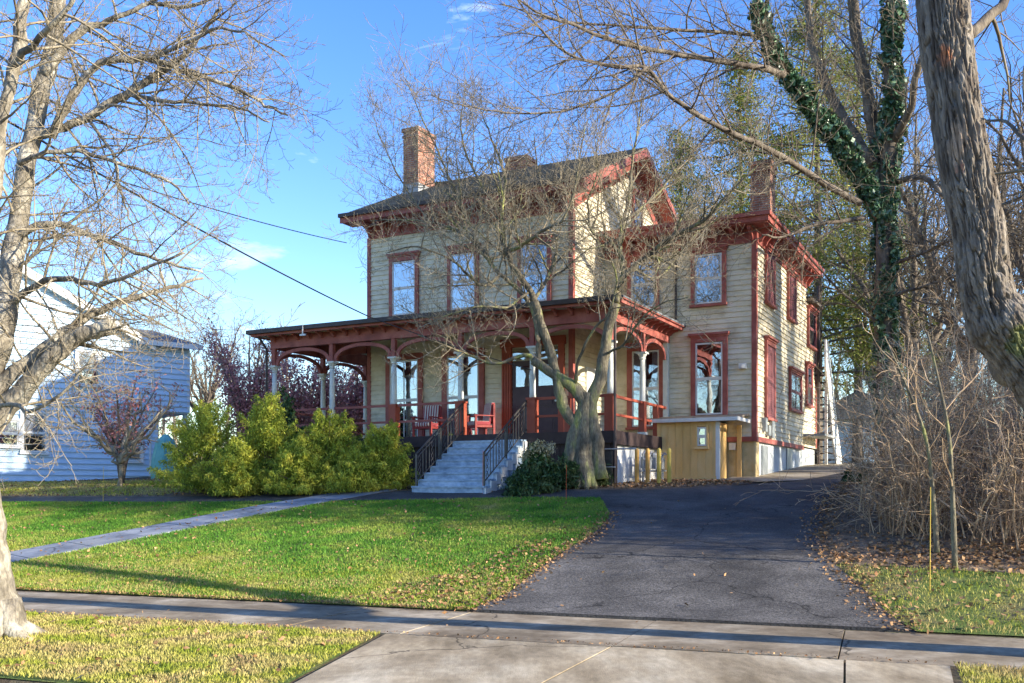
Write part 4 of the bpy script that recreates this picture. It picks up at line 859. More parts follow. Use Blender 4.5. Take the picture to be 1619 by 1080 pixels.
# ---- ivy clad tree on the right
def ivy_tree():
    r = random.Random(31); A = [MB(), MB()]; Y = 29
    base = W(1405, 740, Y); base.z = h(base.x, base.y) - .05; yb = HY - (base.z + .05 - EYE) * F / Y
    cfg = [dict(seg=8, wig=.10, trop=.0, tip=.02, sp=.25, len=(1.4, 3.6), ang=(30, 70), r=.028, lift=.05, taper=.75, rmin=.006),
           dict(seg=6, wig=.14, trop=.0, tip=.05, sp=.21, len=(.6, 1.6), ang=(35, 70), r=.012, rmin=.0048),
           dict(seg=4, wig=.18, trop=.02, tip=.1, sp=.20, len=(.22, .6), ang=(35, 70), r=.0075, rmin=.0045, taper=.5)]
    S = []
    S.append(limb(r, A, [(1407, yb + 5), (1403, 650), (1400, 560), (1397, 450), (1400, 340), (1408, 220), (1412, 110), (1413, 0), (1415, -120)], Y, .29, .20, cfg, start=.5))
    S.append(limb(r, A, [(1392, 345), (1365, 285, 28.6), (1320, 215, 28.2), (1280, 165, 27.8), (1240, 110, 27.4), (1205, 40, 27), (1190, -50, 26.8)], Y, .18, .11, cfg, start=.3))
    limb(r, A, [(1395, 320), (1388, 240, 29.4), (1375, 170, 29.6), (1358, 80, 29.8), (1348, 0, 30), (1345, -100, 30)], Y, .22, .14, cfg, start=.2)
    limb(r, A, [(1380, 260), (1330, 180, 30), (1296, 110, 30.4), (1280, 50, 30.7), (1275, -60, 31)], Y, .16, .09, cfg, start=.2)
    rooted(A, base, .42)
    L_ = lambda *a, **k: limb(r, A, *a, **k)
    L_([(1360, 322), (1300, 288, 27), (1235, 247, 26), (1200, 230, 25.5), (1150, 207, 25), (1103, 181, 24.5), (1055, 148, 24), (1021, 107, 23.6), (973, 105, 23.2), (899, 85, 23), (840, 30, 22.8), (800, -30, 22.6)], 28, .10, .016, cfg, start=.15)
    L_([(1240, 118), (1200, 107, 26), (1103, 91, 25.2), (1010, 76, 24.4), (955, 59, 24), (899, 37, 23.6), (847, 18, 23.2), (800, -25, 23)], 27, .09, .016, cfg, start=.1)
    L_([(1225, 70), (1188, 55, 27.4), (1084, 48, 26.8), (973, 41, 26.2), (870, 30, 25.8), (790, 5, 25.6)], 27, .06, .014, cfg, start=.1)
    L_([(1021, 107, 23.6), (992, 133, 23.4), (944, 159, 23.1), (877, 178, 22.8), (799, 178, 22.5), (733, 167, 22.2), (680, 150, 22)], 23.6, .04, .009, cfg, start=.05)
    L_([(1365, 345), (1290, 355, 27.5), (1240, 375, 27), (1205, 372, 26.6)], 28.5, .07, .02, cfg, start=.2)
    L_([(1410, 230), (1440, 170, 28), (1450, 110, 27.4), (1480, 40, 27), (1520, -20, 26.6)], 29, .12, .05, cfg, start=.2)
    L_([(1410, 290), (1460, 280, 27.6), (1500, 315, 27), (1560, 330, 26.5), (1640, 300, 26)], 29, .09, .02, cfg, start=.2)
    L_([(1405, 420), (1460, 400, 27.8), (1530, 370, 27), (1620, 350, 26)], 29, .06, .014, cfg, start=.2)
    L_([(1402, 470), (1470, 450, 28.4), (1540, 430, 28), (1640, 440, 27.6)], 29, .05, .014, cfg, start=.2)
    L_([(1400, 520), (1340, 470, 28.4), (1300, 430, 28), (1270, 395, 27.6)], 29, .05, .014, cfg, start=.2)
    root = thing('ivy_covered_tree', 'tall dark bare tree right of the driveway with ivy climbing its forked trunk', 'tree', base)
    finish(A, root, M['darkbark'], M['twig'], base)
    # ivy
    C = []
    for (pts, rads), n, lo, hi in ((S[0], 17000, .06, 1.0), (S[1], 10000, 0, .9)):
        seg = len(pts) - 1
        for i in range(n):
            t = lo + (hi - lo) * r.random(); j = min(seg - 1, int(t * seg)); u = t * seg - j; p = pts[j].lerp(pts[j + 1], u); rr = rads[j] + (rads[j + 1] - rads[j]) * u
            d = (pts[j + 1] - pts[j]).normalized(); a = d.orthogonal().normalized(); q = Matrix.Rotation(r.uniform(0, 6.283), 3, d) @ a
            bulge = .05 + .26 * max(0, noise.noise(p * 1.3 + q * .8) + .25)
            if noise.noise(p * .9 + q * 1.5 + Vector((9, 3, 1))) < -.13: continue
            C.append(p + q * (rr + bulge * r.random() ** .5) + Vector((0, 0, r.gauss(0, .04))))
    C = np.array([tuple(c - base) for c in C]); rand_leaves(C, .066, .8, 'ivy', M['ivy'], root, bias=np.array([0, -.4, -.5]), var=.75)
ivy_tree()

# ---- large trunk at the right edge
def big_trunk():
    r = random.Random(41); base = Vector((5.5, 9.2, 0)); base.z = h(5.5, 9.2)
    spec = [(1745, 1080, 9.2), (1738, 960, 9.2), (1722, 830, 9.1), (1695, 705, 9.05), (1645, 605, 9), (1600, 545, 9), (1571, 490, 9), (1555, 430, 9), (1542, 350, 9), (1524, 260, 9), (1508, 150, 9), (1494, 50, 9), (1484, -50, 9), (1476, -160, 9)]
    pts = refine([W(*s) for s in spec], 34); n = len(pts); sides = 250; mb = MB(); v = []; f = []
    ref = Vector((0, 1, 0))
    for i, p in enumerate(pts):
        d = (pts[min(i + 1, n - 1)] - pts[max(i - 1, 0)]).normalized(); a = d.cross(ref).normalized(); b = a.cross(d).normalized(); t = i / (n - 1)
        rr = .238 - .03 * min(1, t * 1.6) + .05 * math.exp(-((t - .43) / .035) ** 2)
        if t < .1: rr += .18 * (1 - t / .1) ** 2
        s = i * 1.0 * (pts[1] - pts[0]).length
        for k in range(sides):
            th = 2 * math.pi * k / sides; q = a * math.cos(th) + b * math.sin(th)
            c = Vector((math.cos(th) * 5.2, math.sin(th) * 5.2, t * 27 + .4 * math.sin(th * 3)))
            w1 = noise.noise(Vector((c.x * .8, c.y * .8, c.z * .9)) + Vector((3, 1, 7))); c2 = c + Vector((w1, -w1 * .7, 0)) * 1.1
            ridge = abs(noise.noise(Vector((c2.x * 1.35, c2.y * 1.35, c2.z * .55)))) ; ridge2 = abs(noise.noise(Vector((c2.x * 2.6, c2.y * 2.6, c2.z * 1.9))))
            dsp = min(ridge * 4.6, 1) ** .8 * .042 + min(ridge2 * 3, 1) * .012 + .007 * noise.noise(c2 * 6) + .03 * noise.noise(Vector((math.cos(th), math.sin(th), t * 9)))
            v.append(p + q * (rr + dsp - .03))
    for i in range(n - 1):
        for k in range(sides):
            k2 = (k + 1) % sides; f.append((i * sides + k, i * sides + k2, (i + 1) * sides + k2, (i + 1) * sides + k))
    mb.add([x - base for x in v], f)
    # bark material: wounds at real places on the trunk
    m = bpy.data.materials.new('furrowed_bark'); m.use_nodes = True; nt = m.node_tree; L = nt.links; b = nt.nodes['Principled BSDF']; b.inputs['Roughness'].default_value = .95
    tc = nd(nt, 'ShaderNodeTexCoord'); nz = nd(nt, 'ShaderNodeTexNoise', Scale=9, Detail=8); mp = nd(nt, 'ShaderNodeMapping'); mp.inputs['Scale'].default_value = (1.6, 1.6, .35)
    L.new(tc.outputs['Object'], mp.inputs[0]); L.new(mp.outputs[0], nz.inputs['Vector']); cr = nd(nt, 'ShaderNodeValToRGB'); e = cr.color_ramp.elements; e[0].position = .35; e[0].color = (.09, .068, .05, 1); e[1].position = .68; e[1].color = (.29, .25, .20, 1); L.new(nz.outputs['Fac'], cr.inputs[0]); out = cr.outputs[0]
    def patch(p, rad, sc, col, out):
        g = nd(nt, 'ShaderNodeVectorMath', operation='SUBTRACT'); L.new(tc.outputs['Object'], g.inputs[0]); g.inputs[1].default_value = tuple(p - base)
        n2 = nd(nt, 'ShaderNodeTexNoise', Scale=14, Detail=5); L.new(tc.outputs['Object'], n2.inputs['Vector'])
        s1 = nd(nt, 'ShaderNodeVectorMath', operation='MULTIPLY'); s1.inputs[1].default_value = sc; L.new(g.outputs[0], s1.inputs[0])
        ln = nd(nt, 'ShaderNodeVectorMath', operation='LENGTH'); L.new(s1.outputs[0], ln.inputs[0])
        ad = nd(nt, 'ShaderNodeMath', operation='MULTIPLY_ADD'); L.new(n2.outputs['Fac'], ad.inputs[0]); ad.inputs[1].default_value = .9 * rad; L.new(ln.outputs['Value'], ad.inputs[2])
        mr = nd(nt, 'ShaderNodeMapRange'); mr.inputs[1].default_value = rad * 1.2; mr.inputs[2].default_value = rad * 1.5; mr.inputs[3].default_value = 1; mr.inputs[4].default_value = 0; L.new(ad.outputs[0], mr.inputs[0])
        mx = nd(nt, 'ShaderNodeMixRGB'); L.new(mr.outputs[0], mx.inputs[0]); L.new(out, mx.inputs[1]); mx.inputs[2].default_value = c4(col); return mx.outputs[0]
    out = patch(W(1492, 88, 8.75), .12, (1, 1, .75), (.42, .17, .08), out); out = patch(W(1515, 225, 8.75), .13, (1.3, 1, .45), (.40, .29, .20), out); out = patch(W(1518, 262, 8.75), .08, (1.2, 1, .6), (.36, .17, .11), out)
    out = patch(W(1618, 535, 8.8), .16, (1, 1, .8), (.16, .17, .065), out)
    L.new(out, b.inputs['Base Color']); nb_ = nd(nt, 'ShaderNodeTexNoise', Scale=30, Detail=6); L.new(mp.outputs[0], nb_.inputs['Vector']); bp = nd(nt, 'ShaderNodeBump', Strength=1, Distance=.012); L.new(nb_.outputs['Fac'], bp.inputs['Height']); L.new(bp.outputs[0], b.inputs['Normal'])
    root = thing('oak_tree', 'thick furrowed grey trunk with orange bark wounds leaning in at the right edge', 'tree', base)
    mb.smooth = True; mb.build('trunk', m, root)
    A = [MB(), MB()]
    cfg = [dict(seg=8, wig=.12, trop=.0, tip=.02, sp=.45, len=(1.0, 2.4), ang=(30, 65), r=.025, taper=.75, rmin=.004),
           dict(seg=6, wig=.15, trop=.0, tip=.05, sp=.24, len=(.4, 1.0), ang=(35, 70), r=.009, rmin=.003),
           dict(seg=4, wig=.2, trop=.02, tip=.1, sp=.14, len=(.12, .35), ang=(35, 70), r=.0045, rmin=.0027, taper=.5)]
    limb(r, A, [(1600, 570, 9.1), (1680, 520, 9.6), (1750, 380, 10), (1800, 180, 10.4), (1850, -100, 10.8)], 9, .24, .10, cfg, start=.25)
    limb(r, A, [(1530, 60, 9.1), (1570, 20, 9.3), (1620, -40, 9.6), (1700, -120, 10)], 9, .06, .02, cfg, start=.2)
    limb(r, A, [(1480, -100, 9), (1380, -230, 9.2), (1250, -300, 9.4), (1100, -280, 9.4), (1000, -200, 9.4)], 9, .10, .02, cfg, start=.3)
    limb(r, A, [(1480, -120, 9), (1500, -400, 9.2), (1550, -700, 9.4), (1500, -1000, 9.4)], 9, .18, .04, cfg, start=.1)
    limb(r, A, [(1700, 340, 10), (1660, 260, 10.4), (1600, 200, 11), (1560, 190, 11.4)], 10, .04, .012, cfg, start=.2)
    finish(A, root, MATS['dark_brown_bark'], M['twig'], base)
big_trunk()

# ---- generic bare tree meshes
def bare_tree(seed, hh, r0, spread=.55, forks=5, sp=(.9, .45, .35), up=.06, lens=None, rmin=.008):
    r = random.Random(seed); A = [MB(), MB()]; lens = lens or (hh * .16, hh * .30)
    cfg = [dict(seg=7, wig=.10, trop=up, tip=up, sp=sp[0], len=lens, ang=(30, 60), r=.05, taper=.75, rmin=rmin * 1.4),
           dict(seg=5, wig=.13, trop=up * .6, tip=up, sp=sp[1], len=(lens[0] * .35, lens[1] * .45), ang=(30, 65), r=.022, rmin=rmin),
           dict(seg=3, wig=.16, trop=up * .5, tip=up, sp=sp[2], len=(lens[0] * .16, lens[1] * .2), ang=(30, 65), r=.012, rmin=rmin, taper=.5)]
    pts = [Vector((0, 0, -.1)), Vector((r.gauss(0, .1), r.gauss(0, .1), hh * .2)), Vector((r.gauss(0, .2), r.gauss(0, .2), hh * .35))]; pts = refine(pts, 3)
    A[0].tube(pts, [r0 * (1.3 if i == 0 else 1 - .2 * i / len(pts)) for i in range(len(pts))], 9)
    for k in range(forks):
        a = 6.283 * k / forks + r.uniform(-.4, .4); s = spread * r.uniform(.3, 1.2); st = pts[r.randint(len(pts) // 2, len(pts) - 1)].copy()
        q = [st, st + Vector((math.cos(a) * s * hh * .12, math.sin(a) * s * hh * .12, hh * .15)), st + Vector((math.cos(a) * s * hh * .27, math.sin(a) * s * hh * .27, hh * .35)), st + Vector((math.cos(a) * s * hh * .4, math.sin(a) * s * hh * .4, hh * .62 * r.uniform(.75, 1)))]
        q = [x + rv(r, .05) for x in refine(q, 4)]; rd = [r0 * .62 * (1 - .85 * i / (len(q) - 1)) + .012 for i in range(len(q))]
        A[0].tube(q, rd, 7); spawn(r, A, q, rd, 0, cfg, 0, .12)
    for a in A: a.smooth = True
    ms = [a.mesh(n) for a, n in zip(A, ('trunk', 'twigs'))]; return ms
def put_tree(ms, mats, loc, rz, sc, name, label, cat='tree', group=None):
    t = thing(name, label, cat, loc, rz, group); t.scale = (sc, sc, sc)
    for me, n, m in zip(ms, ('trunk', 'twigs'), mats):
        if not me.materials: me.materials.append(m)
        link(n, me, t)
    return t
def gp2(px, Y): X = (px - CX) / F * Y; return (X, Y, h(X, Y))
small = bare_tree(51, 9, .16, .7, 7, (.45, .3, .25), .08, rmin=.009)
put_tree(small, (M['darkbark'], M['twig']), gp2(318, 52), 0, .95, 'bare_tree', 'small upright bare tree standing in the gap between the two houses')
bgm = [bare_tree(60 + i, 16, .28, .8, 7, (.75, .5, .5), .04, rmin=.012) for i in range(3)]
ybg = [(1450, 44, 1.0, 'bare dark tree just right of the ivy trunk, beyond the brush'), (1530, 38, .95, 'bare dark tree seen behind the furrowed trunk, crown filling the upper right'), (1600, 46, 1.05, 'bare tree at the far right edge of the wood behind the brush'), (1380, 60, 1.1, 'bare tree directly behind the ivy trunk, farther off'),
       (1180, 62, 1.15, 'tall bare tree rising behind the wing chimney'), (1040, 56, 1.1, 'tall bare tree rising behind the main roof gable'), (900, 60, .95, 'bare tree behind the middle of the main roof'), (1490, 58, 1.2, 'tall bare tree in the wood between ivy trunk and furrowed trunk'), (1660, 34, .9, 'bare tree cut by the right edge beyond the brush')]
for i, (px, Y, sc, lb) in enumerate(ybg): put_tree(bgm[i % 3], (M['darkbark'], M['twig']), gp2(px, Y), i * 1.3, sc, 'bare_tree', lb, group='bare trees behind the house and brush')
# big neighbouring-yard trees at far left behind
for i, (px, Y, sc, lb) in enumerate([(-60, 48, 1.0, 'bare tree above the roof of the white house, far left'), (395, 66, .7, 'distant bare tree left of the porch roof, above the red leaved shrubs')]):
    put_tree(bgm[(i + 1) % 3], (M['darkbark'], M['twig']), gp2(px, Y), i * 2 + .5, sc, 'bare_tree', lb, group='bare trees behind the house and brush')

for i, (x, y, sc, lb) in enumerate([(-14, -16, 1.0, 'bare tree across the street, behind the camera to the left'), (3, -22, 1.1, 'bare tree across the street, straight behind the camera'), (15, -17, .95, 'bare tree across the street, behind the camera to the right'), (-28, -12, 1.1, 'bare tree far left across the street'),
        (19, 13.5, .75, 'bare tree added for shade beyond the right edge, level with the front brush'), (22, 19, .85, 'bare tree added for shade beyond the right edge, level with the middle of the driveway'), (17.5, 27.6, .8, 'bare tree added for shade just beyond the right edge behind the ivy trunk'), (24, 25, .9, 'bare tree added for shade beyond the right edge, level with the top of the driveway'), (27, 14, .9, 'bare tree added for shade far beyond the right edge nearest the street')]):  # right-hand trees added to throw dappled shade on wing, lawn and driveway
    put_tree(bgm[i % 3], (M['darkbark'], M['twig']), (x, y, h(x, y)), i * 1.7, sc, 'bare_tree', lb, group='bare trees around the garden')
# ---- pines
def pine(px, Y, hh, seed, label, rad=4.5, n=26000, bottom=.18, m=None):
    r = random.Random(seed); nr = np.random.default_rng(seed); x, y, z = gp2(px, Y); t = thing('pine_tree', label, 'tree', (x, y, z), 0, 'evergreens behind the house')
    A = MB(); pts = [Vector((0, 0, -.2)), Vector((.1, 0, hh * .4)), Vector((0, .1, hh))]; pts = refine(pts, 4); A.tube(pts, [.32 * (1 - .9 * i / (len(pts) - 1)) for i in range(len(pts))], 9)
    C = []
    nb_ = 95
    for i in range(nb_):
        f_ = bottom + (1 - bottom) * (i + r.random()) / nb_; a = r.uniform(0, 6.283); ln = rad * (1.05 - f_) ** .65 * r.uniform(.55, 1.1); p0 = Vector((0, 0, hh * f_)); d = Vector((math.cos(a), math.sin(a), r.uniform(-.1, .25)))
        bp = [p0, p0 + d * ln * .5 + Vector((0, 0, -.1)), p0 + d * ln + Vector((0, 0, -.25 * ln * .3))]; A.tube(bp, [.06, .04, .012], 5)
        for k in range(int(5 + ln * 2.4)):
            u = r.uniform(.25, 1.05); c = p0.lerp(bp[2], u) + rv(r, .25 + .1 * ln); C.append((c.x, c.y, c.z))
    C = np.array(C); idx = nr.integers(0, len(C), n); P = C[idx] + nr.normal(size=(n, 3)) * np.array([.34, .34, .20])
    A.smooth = True; A.build('trunk', M['darkbark'], t); rand_leaves(P, .13, .22, 'foliage', m or M['pine'], t, bias=np.array([0, 0, -.25]))
pine(1290, 47, 24, 1, 'tall yellow green pine directly behind the wing chimney and ivy limb', 5.0, 30000)
pine(1170, 52, 22, 2, 'tall yellow green pine behind the wing roof, left of its chimney', 4.6, 24000)
pine(1075, 62, 21, 5, 'farther thin pine rising behind the gable of the main roof', 4.0, 14000, .4)
pine(1355, 58, 25, 3, 'tall pine behind the ivy trunk', 5.0, 24000)
pine(1440, 66, 18, 4, 'farther dull green pine right of the ivy trunk, low behind brush', 4.5, 14000)

pine((23.5 / 13.0) * F + CX, 13.0, 13, 9, 'shorter unseen evergreen added for shade beyond the right edge, farther from the driveway', 3.6, 14000, .06)  # out of view, added to cast shade toward the upper lawn and steps
pine((19.5 / 12.2) * F + CX, 12.2, 16, 10, 'tall unseen evergreen added for shade beyond the right edge, level with the front brush', 4.3, 20000, .06)  # unseen tree added so that its shadow covers upper lawn and driveway
pine((24 / 25.5) * F + CX, 25.5, 12, 12, 'unseen evergreen added for shade beyond the right edge, level with the top of the driveway', 3.2, 5000, .1)  # unseen, added to dapple the side wall of the wing
# ---- golden cypress shrubs
def shrub(name, px, py_top, Y, wpx, seed, label, m, n=24000, lobes=26, size=.05, asp=.22, group='golden evergreen shrubs by the porch', stemm=None):
    r = random.Random(seed); nr = np.random.default_rng(seed); x, y, z = gp2(px, Y); hh = EYE + (HY - py_top) / F * Y - z; wd = wpx / F * Y / 2
    t = thing(name, label, 'shrub', (x, y, z), 0, group); A = MB(); Cs = []; Sz = []; Ds = []
    npl = lobes * 4; per = n // npl; out = []
    for i in range(npl):
        f_ = r.random() ** 1.15; a = r.uniform(0, 6.283); rad_ = wd * (1 - f_ ** 3.2) ** .8 * r.uniform(.55, 1.12) + .04; tipp = Vector((math.cos(a) * rad_, math.sin(a) * rad_, hh * (.10 + .90 * f_ * r.uniform(.86, 1.06))))
        rt = Vector((tipp.x * .25, tipp.y * .25, tipp.z * .62)); L_ = (tipp - rt).length
        if i % 3 == 0: A.tube([Vector((0, 0, 0)), rt, tipp], [.025, .014, .005], 5)
        u = nr.uniform(0, 1, (per, 1)) ** .75; ax = np.array(tipp[:])[None] * u + np.array(rt[:])[None] * (1 - u)
        wdt = (.16 * (1 - u) + .035); d = nr.normal(size=(per, 3)); q = ax + d * wdt * np.array([1, 1, .6]); q[:, 2] -= (np.abs(d[:, :1]) * wdt * .6)[:, 0]; out.append(q)
    P = np.vstack(out)
    P = P[P[:, 2] > .03]; rand_leaves(P, size, asp, 'foliage', m, t, bias=np.array([0, 0, -.55])); A.build('stems', stemm or M['darkbark'], t)
shrub('golden_cypress', 325, 628, 26.8, 150, 1, 'leftmost golden cypress, broad and yellow green beside the white house', M['gold'], 30000, 26)
shrub('golden_cypress', 428, 612, 26.6, 130, 2, 'tallest golden cypress, below the left porch corner', M['gold'], 30000, 26)
shrub('golden_cypress', 520, 640, 26.2, 125, 3, 'golden cypress below the porch rail, second from the steps', M['gold'], 26000, 24)
shrub('golden_cypress', 607, 662, 25.8, 95, 4, 'smallest golden cypress beside the blue grey steps', M['gold'], 22000, 24)
shrub('golden_cypress', 375, 690, 25.9, 110, 5, 'low golden cypress filling the gap before the two tallest ones', M['gold'], 20000, 22)
shrub('golden_cypress', 475, 690, 25.6, 110, 6, 'low golden cypress in front of the porch, third from the steps', M['gold'], 20000, 22)
shrub('golden_cypress', 560, 705, 25.4, 90, 16, 'low golden cypress nestled just left of the smallest one by the steps', M['gold'], 16000, 18)
shrub('holly_bush', 455, 612, 28.6, 60, 7, 'dark green leafy bush peeking up behind the tallest golden cypress', M['green'], 6000, 14, .06, .5, None)
shrub('evergreen_shrub', 850, 700, 23.6, 62, 8, 'green shrub with dry cream flower heads right of the steps', M['green'], 7000, 16, .07, .3, 'green shrubs under the bare tree')
shrub('evergreen_shrub', 822, 738, 23.3, 44, 9, 'low grey green shrub at the foot of the steps', M['green'], 4000, 10, .05, .3, 'green shrubs under the bare tree')
shrub('evergreen_shrub', 895, 715, 24.2, 50, 10, 'dark green shrub directly behind the mossy twisted trunk', M['green'], 5000, 12, .08, .2, 'green shrubs under the bare tree')
shrub('evergreen_shrub', 942, 722, 24.6, 34, 12, 'green shrub right of the mossy twisted trunk by the pipe railing', M['green'], 3500, 10, .08, .2, 'green shrubs under the bare tree')
for px, py in ((842, 712), (858, 705), (868, 716), (838, 722)):
    pass
_x, _y, _z = gp2(850, 23.5); _c = np.array([( _x + dx, _y + dy, EYE + (HY - py) / F * 23.4) for dx, dy, py in ((-.12, -.2, 712), (.05, -.2, 706), (.2, -.15, 714), (-.25, -.1, 722), (.28, 0, 708))])
fl_t = thing('dried_flower_stalks', 'cream dried flower heads standing over the green shrub by the steps', 'flowers', (_x, _y, _z)); ii = NP.integers(0, 5, 900)
rand_leaves(_c[ii] - np.array([_x, _y, _z]) + NP.normal(size=(900, 3)) * .07, .03, .5, 'flower_heads', M['straw'], fl_t)
_s = MB(); [_s.tube([Vector((0, 0, 0)), Vector((c[0] - _x, c[1] - _y, c[2] - _z))], [.008, .005], 4) for c in _c]; _s.build('stalks', M['twigtan'], fl_t)
# red leaved trees behind the porch
def red_tree(px, py_top, Y, wpx, seed, label, n=16000, sparse=False):
    r = random.Random(seed); nr = np.random.default_rng(seed); x, y, z = gp2(px, Y); hh = EYE + (HY - py_top) / F * Y - z; wd = wpx / F * Y / 2
    t = thing('red_leaved_tree', label, 'tree', (x, y, z), 0, 'red leaved maples'); A = [MB(), MB()]; cfg = [dict(seg=5, wig=.15, trop=.03, sp=.3, len=(.5, 1.3), ang=(30, 65), r=.02, rmin=.006), dict(seg=4, wig=.2, trop=.02, sp=.25, len=(.3, .6), ang=(30, 65), r=.01, rmin=.006)]
    C = []
    for k in range(9):
        a = 6.283 * k / 9 + r.uniform(-.3, .3); R_ = wd * r.uniform(.4, .95); top = hh * r.uniform(.6, .95)
        q = refine([Vector((0, 0, 0)), Vector((math.cos(a) * R_ * .15, math.sin(a) * R_ * .15, hh * .25)), Vector((math.cos(a) * R_ * .6, math.sin(a) * R_ * .6, top * .75)), Vector((math.cos(a) * R_, math.sin(a) * R_, top))], 4); rd = [.07 * (1 - .85 * i / (len(q) - 1)) for i in range(len(q))]
        A[0].tube(q, rd, 6); spawn(r, A, q, rd, 0, cfg, 0, .3)
    vs = np.array([tuple(v) for v in A[1].v]); sel = vs[nr.integers(0, len(vs), n)] + nr.normal(size=(n, 3)) * (.10 if sparse else .22)
    rand_leaves(sel, .06, .5, 'leaves', M['redleaf'], t)
    for a_, n_ in zip(A, ('trunk', 'twigs')): a_.build(n_, M['darkbark'] if n_ == 'trunk' else M['twig'], t)
red_tree(395, 520, 40, 150, 1, 'leafy dull red tree behind the left end of the porch', 9000)
red_tree(480, 560, 38, 130, 2, 'dull red tree seen through the first porch arch', 13000)
red_tree(560, 545, 42, 130, 3, 'dull red tree seen through the porch near the house corner', 13000)
# sparse japanese maple in front of white house
red_tree(192, 560, 31, 190, 4, 'small wispy red leaved maple before the shaded white siding', 1600, True)
mt = bare_tree(77, 3.6, .07, 1.5, 6, (.3, .2, .2), .02, rmin=.006)
put_tree(mt, (M['twigpale'], M['twigpale']), gp2(188, 29.6), 1.0, 1.0, 'young_tree', 'small pale crooked bare tree before the corner of the white house')

# ---- brush thicket on the right
def brush(x, y, hh, seed, label, n=70, spread=1.0, name='bare_shrub', m=None):
    r = random.Random(seed); A = [MB(), MB()]; z = h(x, y)
    cfg = [dict(seg=6, wig=.16, trop=-.02, tip=-.06, sp=.22, len=(.4, 1.3), ang=(25, 75), r=.008, rmin=.0038, start=.15), dict(seg=3, wig=.2, trop=-.02, sp=.17, len=(.12, .45), ang=(30, 75), r=.005, rmin=.0034)]
    for i in range(n):
        a = r.uniform(0, 6.283); a2 = a + r.gauss(0, .9); s0 = Vector((math.cos(a) * r.uniform(0, .95) * spread, math.sin(a) * r.uniform(0, .95) * spread, -.02)); s0.z = h(x + s0.x, y + s0.y) - z - .03; lean = abs(r.gauss(0, .26)) * spread
        d = Vector((math.cos(a2) * lean, math.sin(a2) * lean, 1)); L0 = hh * r.uniform(.45, 1.15); ns = 9; p = s0; pts = [p]; rd = [r.uniform(.007, .019)]
        for k in range(ns): d = (d + rv(r, .11) + Vector((math.cos(a2) * .03, math.sin(a2) * .03, -.05 * k / ns * 2))).normalized(); p = p + d * L0 / ns; pts.append(p); rd.append(max(rd[0] * (1 - .75 * (k + 1) / ns), .004))
        A[1].tube(pts, rd, 4, caps=False); spawn(r, A, pts, rd, 0, cfg, 0, .12)
    t = thing(name, label, 'shrub', (x, y, z), 0, 'bare brush right of the driveway'); A[1].build('stems', m or M['twigtan'], t)
bspots = [(7.3, 15.7, 2.4, 'low tangled bare shrub around the foot of the two saplings'), (7.4, 18.2, 2.6, 'low bare shrub spilling toward the driveway just behind the front one'), (8.6, 20.4, 2.8, 'bare shrub hanging over the upper driveway edge'), (6.3, 16.6, 2.6, 'tan bare shrub at the front left of the brush, leaning over the driveway'), (8.0, 15.6, 3.4, 'tall tan bare shrub behind the bare sapling'), (9.3, 16.8, 3.6, 'tan bare shrub at the right edge of the photo, under the leaning trunk'), (7.3, 18.6, 3.0, 'bare shrub in the second row of brush, above the driveway edge'), (9.8, 19.4, 3.6, 'high tangled bare shrub below the bend of the leaning trunk'),
          (9.6, 22.3, 3.2, 'bare shrub midway along the driveway, left of the ivy trunk base'), (11.5, 22.5, 4.0, 'bare shrub in front of the ivy trunk'), (12.2, 26, 3.2, 'bare shrub near the top of the driveway, left of the ivy trunk'), (14.5, 27, 4.0, 'bare shrub right behind the ivy trunk base'), (13, 19, 4.0, 'dense bare shrub at the right edge, deep in the brush'), (11.5, 16.0, 3.6, 'bare shrub outside the right edge beside the leaning trunk'), (16, 31, 3.4, 'far bare shrub where the driveway bends out of sight'), (16.5, 23, 4.2, 'far right bare shrub behind the thickest brush'), (14.5, 17, 4, 'bare shrub beyond the right edge, nearest the street')]
for i, (x, y, hh, lb) in enumerate(bspots): brush(x + .5, y, hh * (1.18 if x > 7.9 else 1.05), 100 + i, lb, 46 if i < 8 else 40, (.8 if i in (1, 2, 3, 8) else 1.3))
# sapling
def sapling(px, Y, top, seed, label, lean):
    r = random.Random(seed); x, y, z = gp2(px, Y); A = [MB(), MB()]
    cfg = [dict(seg=7, wig=.1, trop=.03, sp=.35, len=(.9, 1.8), ang=(35, 60), r=.016, rmin=.005, start=.4), dict(seg=4, wig=.15, trop=.02, sp=.25, len=(.3, .7), ang=(30, 60), r=.008, rmin=.004)]
    q = refine([Vector((0, 0, -.03)), Vector((lean * .1, 0, top * .3)), Vector((lean * .3, 0, top * .6)), Vector((lean, .1, top))], 4); rd = [.045 - .03 * i / (len(q) - 1) for i in range(len(q))]; A[0].tube(q, rd, 8); spawn(r, A, q, rd, 0, cfg, 0, .35)
    t = thing('sapling', label, 'sapling', (x, y, z), 0, 'saplings in front of the brush'); A[0].smooth = True; A[0].build('trunk', M['barkmag'], t); A[1].build('twigs', M['twigtan'], t)
sapling(1510, 13.9, 3.4, 1, 'slender bare sapling standing alone at the front of the brush', -.35); sapling(1482, 14.8, 3.2, 2, 'thinner bare sapling just left of the front one, leaning left', -.7)
shrub('laurel_bush', 1362, 735, 23.5, 50, 31, 'dark green leafy bush half hidden under the brush at the driveway edge', M['green'], 3500, 9, .08, .4, None)
shrub('laurel_bush', 1455, 690, 20.5, 70, 32, 'dark green leafy bush low inside the bare brush', M['green'], 2500, 9, .08, .4, None)

